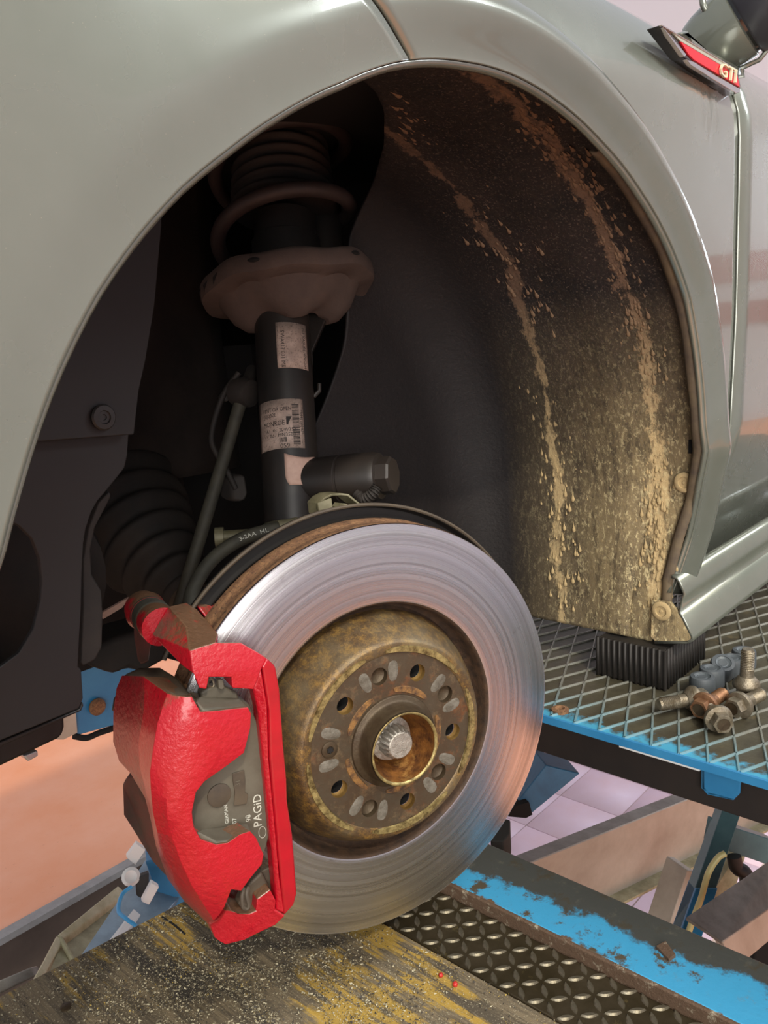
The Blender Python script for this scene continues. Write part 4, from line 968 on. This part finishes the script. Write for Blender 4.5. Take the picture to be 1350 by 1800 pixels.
# ribbed rubber block under the sill
c0 = at_z((1170, 1216), ZG); c1 = at_z((1043, 1192), ZG); c2 = at_z((1262, 1150), ZG)
c1 = V((c0.x, c1.y, c0.z)); c2 = V((c0.x+.105, c0.y, c0.z))
rbk = thing('rubber_lift_block', (c0+V((.05, .04, 0))), 'black ribbed rubber lifting block standing on the mesh under the sill', 'block')
zt = H-.3445
bx0, bx1, by0, by1 = c0.x, c2.x, c0.y, c1.y
obj('block_core', box_((bx0+.002, by0+.002, c0.z), (bx1, by1, zt)), 'block_rubber', rbk, bevel=.002)
r_ = obj('rib', box_((bx0, by0, c0.z), (bx0+.004, by0+.003, zt)), 'block_rubber', rbk, bevel=.0008)
k = 0; yy = by0+.0065
while yy < by1: share(r_, 'rib', rbk, V((0, yy-by0, 0))); yy += .0065
xx_ = bx0+.0075
while xx_ < bx1: share(r_, 'rib', rbk, V((xx_-bx0, -.0002, 0))); xx_ += .0075
# lug caps
def cap(name_lab, p, tiltv=(0, 0, 1), dz=0):
    q = at_z(p, ZG+.003); ax_ = V(tiltv).normalized(); q = q+V((0, 0, dz))
    t = thing('plastic_cap', q, name_lab, 'cap', 'grey wheel bolt caps on the platform')
    obj('cap_shell', lathe(nb(), [(.0128, 0), (.0132, .002), (.0128, .0165), (.0118, .019), (.0085, .0195), (.0075, .018)], q, ax_, 28), 'cap_grey', t)
    obj('cap_ring', lathe(nb(), [(.0078, .0192), (.0055, .0178), (.0045, .0182), (.0030, .0172), (0, .0172)], q, ax_, 24, cap=False), 'cap_inner', t)
cap('grey plastic bolt cap nearest the rubber block corner, leftmost of the caps', (1234, 1218))
cap('grey plastic bolt cap second from left, just behind the leftmost cap', (1251, 1203))
cap('grey plastic bolt cap tipped over with its pale rim facing the camera', (1267, 1190), (-.38, -.25, .85), .004)
cap('grey plastic bolt cap upright between the tipped cap and the farthest cap', (1288, 1184))
cap('grey plastic bolt cap farthest right and highest in the row', (1307, 1170))
def hexbolt(lab_, head, tip, mat, ztop=ZG+.012, socket=True):
    """wheel bolt lying with its head face at pixel head and pointing to pixel tip"""
    a, b = at_z(head, ztop), at_z(tip, ztop); d = (b-a).normalized()
    return mkbolt(lab_, a, d, mat, socket)
def mkbolt(lab_, a, d, mat, socket=True):
    t = thing('wheel_bolt', a, lab_, 'bolt', 'loose wheel bolts on the platform')
    x, y, _ = frame(d); bm = nb()
    lathe(bm, [(.0095, .0), (.0100, .0012), (.0100, .010)], a, d, 6); obj('hex_head', bm, mat, t, angle=25)
    if socket: obj('socket_shade', lathe(nb(), [(.0062, -.0003), (.0060, .0), (.0, .0001)], a-d*.0002, d, 16, cap=False), 'hub_dark', t)  # flat dark disc painting the shade of a hollow socket
    obj('flange', lathe(nb(), [(.009, .009), (.0132, .0105), (.0138, .013), (.0125, .0165), (.0078, .022)], a, d, 28), mat, t)
    pr = [(.0068, .02), (.0068, .030)]+[(.0068-.0007*(k % 2), .030+.0009*k) for k in range(22)]+[(.0055, .051)]
    obj('threaded_shank', lathe(nb(), pr, a, d, 20), mat if mat != 'bolt_zinc' else 'bolt_zinc', t, angle=20)
mkbolt('dull wheel bolt lying with its shank pointing left towards the block', at_z((1240, 1226), ZG+.0125), V((-.80, .62, 0)), 'bolt_zinc')
mkbolt('coppery rusty wheel bolt, hex head facing the camera', at_z((1228, 1248), ZG+.013), V((.86, -.10, .0)), 'bolt_copper')
mkbolt('pale wheel bolt nearest the platform edge, hollow head facing the camera', at_z((1272, 1274), ZG+.0125), V((.75, .66, .0)), 'bolt_zinc')
mkbolt('pale hex wheel bolt lying on the right with shank pointing right', at_z((1287, 1246), ZG+.0125), V((.93, -.22, 0)), 'bolt_zinc')
mkbolt('wheel bolt standing on its head with a coppery threaded tip', at_z((1311, 1224), ZG+.004)+V((0, 0, .0)), V((.05, .0, 1)), 'bolt_zinc')

# ramp deck: wood board, tread plate, blue beam
ZD = -.56
bx = (.577, .667)
bmn = thing('blue_ramp_beam', (.62, .2, H-.64), 'worn blue and black steel ramp beam running past the tread plate', 'beam')
obj('beam_top', box_((.589, -.20, H-.566), (.667, .62, H-.56)), 'lift_paint', bmn, bevel=.0015)
obj('beam_side', box_((.586, -.20, H-.583), (.592, .62, H-.5605)), 'rusty_edge', bmn, bevel=.002)
obj('beam_body', box_((.592, -.20, H-.66), (.665, .62, H-.567)), 'dark_beam', bmn)
obj('stuck_chip', poly(nb(), [at_z(p, ZD+.003) for p in [(1153, 1662), (1170, 1653), (1188, 1677), (1176, 1686)]], V((0, 0, -.004))), 'rusty_edge', bmn, bevel=.0006)
obj('corner_bracket', poly(nb(), [at_z(p, -.57) for p in [(870, 1435), (897, 1440), (896, 1465), (885, 1478), (862, 1478)]], V((0, 0, -.04))), 'dark_void', bmn, bevel=.002)
tp = thing('tread_plate_strip', (.54, .3, H-.60), 'dirty steel tread plate strip between wood board and blue beam', 'plate')
ZT = -.575; tx0, tx1 = .515, .571
tx0 = at_z((680, 1625), ZT).x+.0; 
obj('strip_plate', box_((tx0, -.15, H+ZT-.012), (.586, .62, H+ZT)), 'tread_plate', tp, bevel=.002)
bm = nb(); n = 8; top = []; L, Wd = .0080, .0029
pts_ = []
for i in range(-n, n+1):
    t = i/n; pts_.append((t*L, Wd*(1-t*t)))
lo2 = [(a, -b) for a, b in pts_[1:-1]][::-1]; out = pts_+lo2
ov = [bm.verts.new((a, b, 0)) for a, b in out]; iv = [bm.verts.new((a*.8, b*.55, .0017)) for a, b in out]
for i in range(len(out)): j = (i+1) % len(out); bm.faces.new((ov[i], ov[j], iv[j], iv[i]))
bm.faces.new(iv)
lug = obj('tread_lug', bm, 'tread_lug', tp, local=True)
fst = True; pitch = .0149; tpw = V((.54, .3, H-.60))
ni = 0
for i in range(-2, 10):
    for j in range(0, 48):
        x = tx0+.007+i*pitch*.98; y = -.1+j*pitch*.98
        if x < tx0+.004 or x > .583 or y > .6: continue
        m_ = Matrix.Translation(V((x, y, H+ZT))-tpw) @ Matrix.Rotation((PI/4 if (i+j) % 2 else -PI/4)+random.uniform(-.05, .05), 4, 'Z')
        if fst: lug.matrix_basis = m_; fst = False
        else: share(lug, 'tread_lug', tp, mat=m_)
# wood board
ZW = -.572
wpts = [at_z(p, ZW) for p in [(-60, 1781), (310, 1590), (352, 1556)]]
dirw = (wpts[1]-wpts[0]).normalized()
A = wpts[0]-dirw*.3; B = wpts[0]+dirw*((tx0-.003-wpts[0].x)/dirw.x)
wd_ = thing('wood_board', (.3, .3, H+ZW-.03), 'gritty wooden board with worn yellow paint under the brake disc', 'board')
obj('board', poly(nb(), [A, B, V((tx0-.003, -.1, A.z)), V((A.x, -.1, A.z))], V((0, 0, -.03))), 'worn_wood', wd_, bevel=.002)
k1, k2 = at_z((285, 1612), ZW+.0004), at_z((325, 1642), ZW+.0004)
obj('board_crack', tube(nb(), spline([k1, k1.lerp(k2, .5)+V((.001, 0, 0)), k2], 4), .0012, 6), 'dark_void', wd_)
obj('nail_head', lathe(nb(), [(.005, 0), (.005, .0012), (.003, .0018)], at_z((116, 1771), ZW), V((0, 0, 1)), 14), 'hub_dark', wd_)
# grit
def grit(name, n, mat, region, smin, smax, lab_, dense=None):
    bm = nb(); c = 0; tries = 0
    while c < n and tries < n*12:
        tries += 1
        px, py = region(); q = at_z((px, py), ZW+.0008)
        if q.x > tx0-.004: continue
        e = q-A; 
        if (dirw.x*e.y-dirw.y*e.x) > -.004: continue
        dn_ = mnoise.noise(V((q.x*22, q.y*22, 3)))+.6*mnoise.noise(V((q.x*60, q.y*60, 9)))
        if dense is not None and dn_ < dense+random.uniform(-.2, .2): continue
        s = smin+(smax-smin)*random.random()**3
        vs = [bm.verts.new(q+V((random.uniform(-1, 1), random.uniform(-1, 1), random.uniform(-.1, .9)))*s) for _ in range(4)]
        for f in ((0, 1, 2), (0, 1, 3), (1, 2, 3), (0, 2, 3)): bm.faces.new([vs[i] for i in f])
        c += 1
    return obj(name, bm, mat, None, label=lab_, cat='grit', kind='stuff', smooth=False)
def reg2(): return (random.uniform(700, 860), random.uniform(1570, 1660))
reg = lambda: (random.uniform(-60, 980), random.uniform(1570, 1810))
regL = lambda: (random.gauss(400, 210), random.uniform(1590, 1810))
grit('grit', 9500, 'grit_light', regL, .0005, .0018, 'pale grit strewn over the wooden board', -.35)
grit('grit', 12000, 'grit_dark', regL, .0004, .0016, 'dark grit strewn over the wooden board', -.3)
grit('grit', 1500, 'grit_gold', reg, .0004, .0012, 'yellow crumbs of paint on the wooden board', .1)
for p, s in (((775, 1714), .0022), ((800, 1730), .0025)):
    bm = nb(); bmesh.ops.create_icosphere(bm, subdivisions=2, radius=s, matrix=Matrix.Translation(at_z(p, ZW+.002))); 
    for v in bm.verts: v.co += V((0, 0, .0005))*random.uniform(-1, 1)
    obj('paint_crumb', bm, 'red_crumb', None, label='red paint crumb on the board, %s of two' % ('left' if p[0] == 775 else 'right'), cat='crumb', group='red paint crumbs on the board')

# ================================================================ UNDER THE LIFT, RIGHT
def beam(name, p0, p1, z0, z1, wv, hv, mat, lab_, cat='beam', bev=.003):
    """bar whose upper near edge runs between two real points"""
    a, b = at_d(p0, z0), at_d(p1, z1); bm = nb(); poly(bm, [a, b, b+wv, a+wv], hv)
    return obj(name, bm, mat, None, label=lab_, cat=cat, bevel=bev)
# cream channel beam (top flange + web)
cb0, cb1 = at_d((950, 1510), 1.55), at_d((1260, 1385), 1.95)
dcb = (cb1-cb0).normalized(); ch = thing('channel_beam', cb0, 'cream grey channel beam slanting up to the right below the platform', 'beam')
side = dcb.cross(V((0, 0, 1))).normalized(); side = -side if side.y < 0 else side
a0, a1 = cb0-dcb*.4, cb1+dcb*.3
obj('top_flange', poly(nb(), [a0, a1, a1+side*.035, a0+side*.035], V((0, 0, -.006))), 'grey_metal', ch, bevel=.003)
obj('web', poly(nb(), [a0, a1, a1+V((0, 0, -.155)), a0+V((0, 0, -.155))], side*.006), 'cream_metal', ch, bevel=.002)
obj('bottom_flange', poly(nb(), [a0+V((0, 0, -.150)), a1+V((0, 0, -.150)), a1+V((0, 0, -.150))-side*.03, a0+V((0, 0, -.150))-side*.03], V((0, 0, -.006))), 'beige_paint', ch)
# blue green upright with cable
u0, u1 = at_d((1268, 1430), 1.45), at_d((1200, 1625), 1.30)
up_t = thing('lift_upright', u1, 'blue green steel upright with a cable clipped along it', 'post')
ud = (u1-u0).normalized()
obj('post_face', poly(nb(), [u0-ud*.1, u1+ud*.15, u1+ud*.15+right*.035, u0-ud*.1+right*.035], fwd*.03), 'teal_paint', up_t, bevel=.002)
obj('post_foot', poly(nb(), [u1-ud*.07-fwd*.003, u1+ud*.15-fwd*.003, u1+ud*.15+right*.036-fwd*.003, u1-ud*.07+right*.036-fwd*.003], fwd*.034), 'blue_paint', up_t, bevel=.002)
obj('gusset', poly(nb(), [at_d(p, 1.44) for p in [(1270, 1448), (1370, 1480), (1370, 1530), (1340, 1517), (1262, 1490)]], V((.01, .03, 0))), 'teal_paint', up_t, bevel=.002)
cpt = spline([at_d(p, 1.28) for p in ((1275, 1500), (1262, 1508), (1245, 1535), (1232, 1580), (1215, 1625), (1205, 1660))], 8)
obj('yellow_cable', tube(nb(), cpt, .0048, 10), 'cable_yellow', up_t)
bt = thing('concrete_post', at_d((1190, 1610), 1.6), 'pale scuffed post behind the blue upright', 'post')
obj('post', poly(nb(), [at_d(p, 1.6) for p in [(1208, 1530), (1222, 1532), (1195, 1650), (1172, 1640)]], V((.02, .05, 0))), 'cream_metal', bt, bevel=.002)
ar = thing('scissor_arm', at_d((1260, 1600), 1.25), 'scuffed grey steel arm rising to the right beside the blue beam', 'arm')
obj('arm_top', poly(nb(), [at_d(p, z) for p, z in (((1205, 1612), 1.16), ((1370, 1500), 1.32), ((1370, 1585), 1.28), ((1270, 1655), 1.13))], V((0, 0, -.006))), 'grey_metal', ar, bevel=.002)
obj('arm_side', poly(nb(), [at_d(p, z) for p, z in (((1270, 1655), 1.13), ((1370, 1585), 1.28), ((1370, 1640), 1.28), ((1292, 1705), 1.13))], V((.01, .02, 0))), 'cream_metal', ar, bevel=.002)
obj('arm_panel', poly(nb(), [at_d(p, 1.5) for p in [(1240, 1590), (1290, 1510), (1310, 1505), (1280, 1600)]], V((.01, .03, 0))), 'beige_paint', ar)
hc = spline([at_d(p, 1.4) for p in ((1290, 1505), (1295, 1525), (1310, 1535), (1312, 1560), (1300, 1580))], 6)
obj('black_hose', tube(nb(), hc, .012, 12), 'black_plastic', ar)
obj('foot_block', poly(nb(), [at_d(p, 1.35) for p in [(1310, 1650), (1350, 1625), (1380, 1640), (1380, 1720), (1330, 1700)]], V((.02, .06, 0))), 'orange_paint', ar, bevel=.003)
obj('dark_foot', poly(nb(), [at_d(p, 1.3) for p in [(1330, 1625), (1380, 1640), (1380, 1730), (1326, 1690)]], V((.02, .06, 0))), 'dark_void', ar, bevel=.003)
# blue brackets left of the floor view
bl_ = thing('blue_cross_strut', at_d((960, 1400), 1.2), 'dark blue folded steel strut just right of the disc below the platform', 'strut')
obj('strut_face', poly(nb(), [at_d(p, 1.25) for p in [(905, 1415), (960, 1345), (1020, 1360), (935, 1430)]], V((.03, .04, 0))), 'blue_dark', bl_, bevel=.002)
obj('strut_back', poly(nb(), [at_d(p, 1.3) for p in [(860, 1440), (905, 1335), (970, 1338), (900, 1420)]], V((.03, .04, 0))), 'blue_dark', bl_, bevel=.002)  # rear fold, same dark blue as the strut face
obj('strut_foot', poly(nb(), [at_d(p, 1.24) for p in [(880, 1425), (930, 1410), (936, 1432), (925, 1438), (890, 1435)]], V((.02, .04, 0))), 'dark_void', bl_)

# ================================================================ UNDER THE LIFT, LEFT
bp = thing('blue_lift_bracket', at_y((170, 1240), 1.15), 'blue painted lift plate with a rusty bolt behind the caliper', 'plate')
obj('bracket_plate', poly(nb(), [at_y(p, 1.2) for p in [(120, 1150), (260, 1150), (260, 1265), (205, 1274), (132, 1294)]], V((0, .03, 0))), 'blue_paint', bp, bevel=.002)
obj('plate_edge', poly(nb(), [at_y(p, 1.195) for p in [(100, 1255), (133, 1250), (136, 1288), (112, 1300), (100, 1300)]], V((0, .03, 0))), 'cream_metal', bp)
obj('plate_bolt', lathe(nb(), [(.014, 0), (.014, .004), (.01, .008)], at_y((170, 1242), 1.197), V((0, -1, 0)), 16), 'rust', bp)
obj('hanging_hose', tube(nb(), spline([at_y(p, 1.2) for p in ((130, 1294), (152, 1297), (175, 1288), (200, 1280), (215, 1276))], 5), .005, 10), 'dark_void', bp)
# beige guard rail with a bend
z_ = 1.35
gr = thing('beige_guard', at_d((100, 1640), z_), 'beige painted sheet metal guard with a bent rim left of the board', 'guard')
rim = spline([at_d((215, 1560), 1.5), at_d((105, 1645), 1.32), at_d((95, 1660), 1.30)], 3)
obj('guard_rim', poly(nb(), [at_d(p, z) for p, z in (((208, 1556), 1.5), ((222, 1570), 1.5), ((112, 1650), 1.32), ((99, 1644), 1.32))], V((0, 0, -.02))), 'guard_beige', gr, bevel=.003)
obj('guard_rim', poly(nb(), [at_d(p, z) for p, z in (((99, 1644), 1.32), ((112, 1652), 1.32), ((85, 1702), 1.25), ((55, 1770), 1.15), ((30, 1770), 1.15), ((75, 1690), 1.25))], V((.0, 0.01, -.02))), 'guard_beige', gr, bevel=.003)
obj('guard_sheet', poly(nb(), [at_d(p, z) for p, z in (((222, 1568), 1.52), ((112, 1650), 1.34), ((60, 1770), 1.17), ((160, 1780), 1.2), ((225, 1600), 1.5))], V((.01, .01, -.0))), 'beige_paint', gr)
obj('sheet_rib', tube(nb(), [at_d((106, 1650), 1.32), at_d((135, 1700), 1.28)], .004, 8), 'beige_paint', gr)
# blue grey sensor rail, sensors, cable
sr_ = thing('sensor_rail', at_d((190, 1640), 1.3), 'blue grey metal rail carrying sensors beside the wooden board', 'rail')
obj('rail_face', poly(nb(), [at_d(p, z) for p, z in (((215, 1575), 1.4), ((262, 1500), 1.5), ((330, 1560), 1.45), ((220, 1690), 1.25), ((120, 1710), 1.22))], V((.02, .02, -.02))), 'rail_grey', sr_, bevel=.002)
obj('rail_channel', poly(nb(), [at_d(p, z) for p, z in (((235, 1598), 1.36), ((247, 1608), 1.36), ((170, 1700), 1.22), ((155, 1700), 1.22))], V((0, 0, -.01))), 'white_plastic', sr_)
obj('blue_housing', poly(nb(), [at_d(p, 1.42) for p in [(255, 1515), (300, 1505), (345, 1590), (300, 1620), (265, 1590), (268, 1550)]], V((.03, .05, 0))), 'blue_paint', sr_, bevel=.003)
sn_ = thing('white_sensor', at_d((237, 1520), 1.38), 'white square sensor target leaning against the blue housing', 'sensor')
obj('target_plate', poly(nb(), [at_d(p, 1.38) for p in [(222, 1507), (240, 1483), (256, 1494), (238, 1521)]], V((.005, .01, 0))), 'white_plastic', sn_, bevel=.001)
obj('target_ring', lathe(nb(), [(.013, 0), (.015, .002), (.010, .005), (.006, .003), (0, .003)], at_d((230, 1541), 1.36), (O-at_d((230, 1541), 1.36)), 16, cap=False), 'white_plastic', sn_)
ps = thing('pressure_switch', at_d((265, 1565), 1.34), 'small white and black switch block beside the blue cable', 'switch')
obj('switch_body', poly(nb(), [at_d(p, 1.34) for p in [(248, 1585), (266, 1551), (280, 1560), (262, 1592)]], V((.005, .01, 0))), 'white_plastic', ps, bevel=.002)
obj('switch_base', poly(nb(), [at_d(p, 1.36) for p in [(238, 1545), (262, 1535), (262, 1555), (248, 1580), (240, 1575)]], V((.005, .01, 0))), 'black_plastic', ps, bevel=.002)
bc = spline([at_d(p, z) for p, z in (((232, 1558), 1.34), ((215, 1572), 1.33), ((208, 1600), 1.3), ((222, 1615), 1.28), ((240, 1630), 1.27), ((232, 1645), 1.25), ((200, 1655), 1.24))], 8)
bcb = obj('blue_cable', tube(nb(), bc, .0032, 10), 'cable_blue', None, label='thin blue cable looping below the white sensor', cat='cable')
# dark pit hardware at far left bottom
ph_ = thing('pit_cover_frame', at_d((30, 1730), 1.6), 'dark grey steel frame low in the pit at the left edge', 'frame')
obj('frame_bar', poly(nb(), [at_d(p, 1.7) for p in [(-40, 1740), (55, 1700), (62, 1715), (-40, 1765)]], V((.02, .02, -.02))), 'grey_metal', ph_, bevel=.003)
obj('frame_bar', poly(nb(), [at_d(p, 1.6) for p in [(-40, 1770), (45, 1732), (40, 1760), (0, 1790), (-40, 1800)]], V((.02, .02, -.02))), 'grey_metal', ph_, bevel=.003)
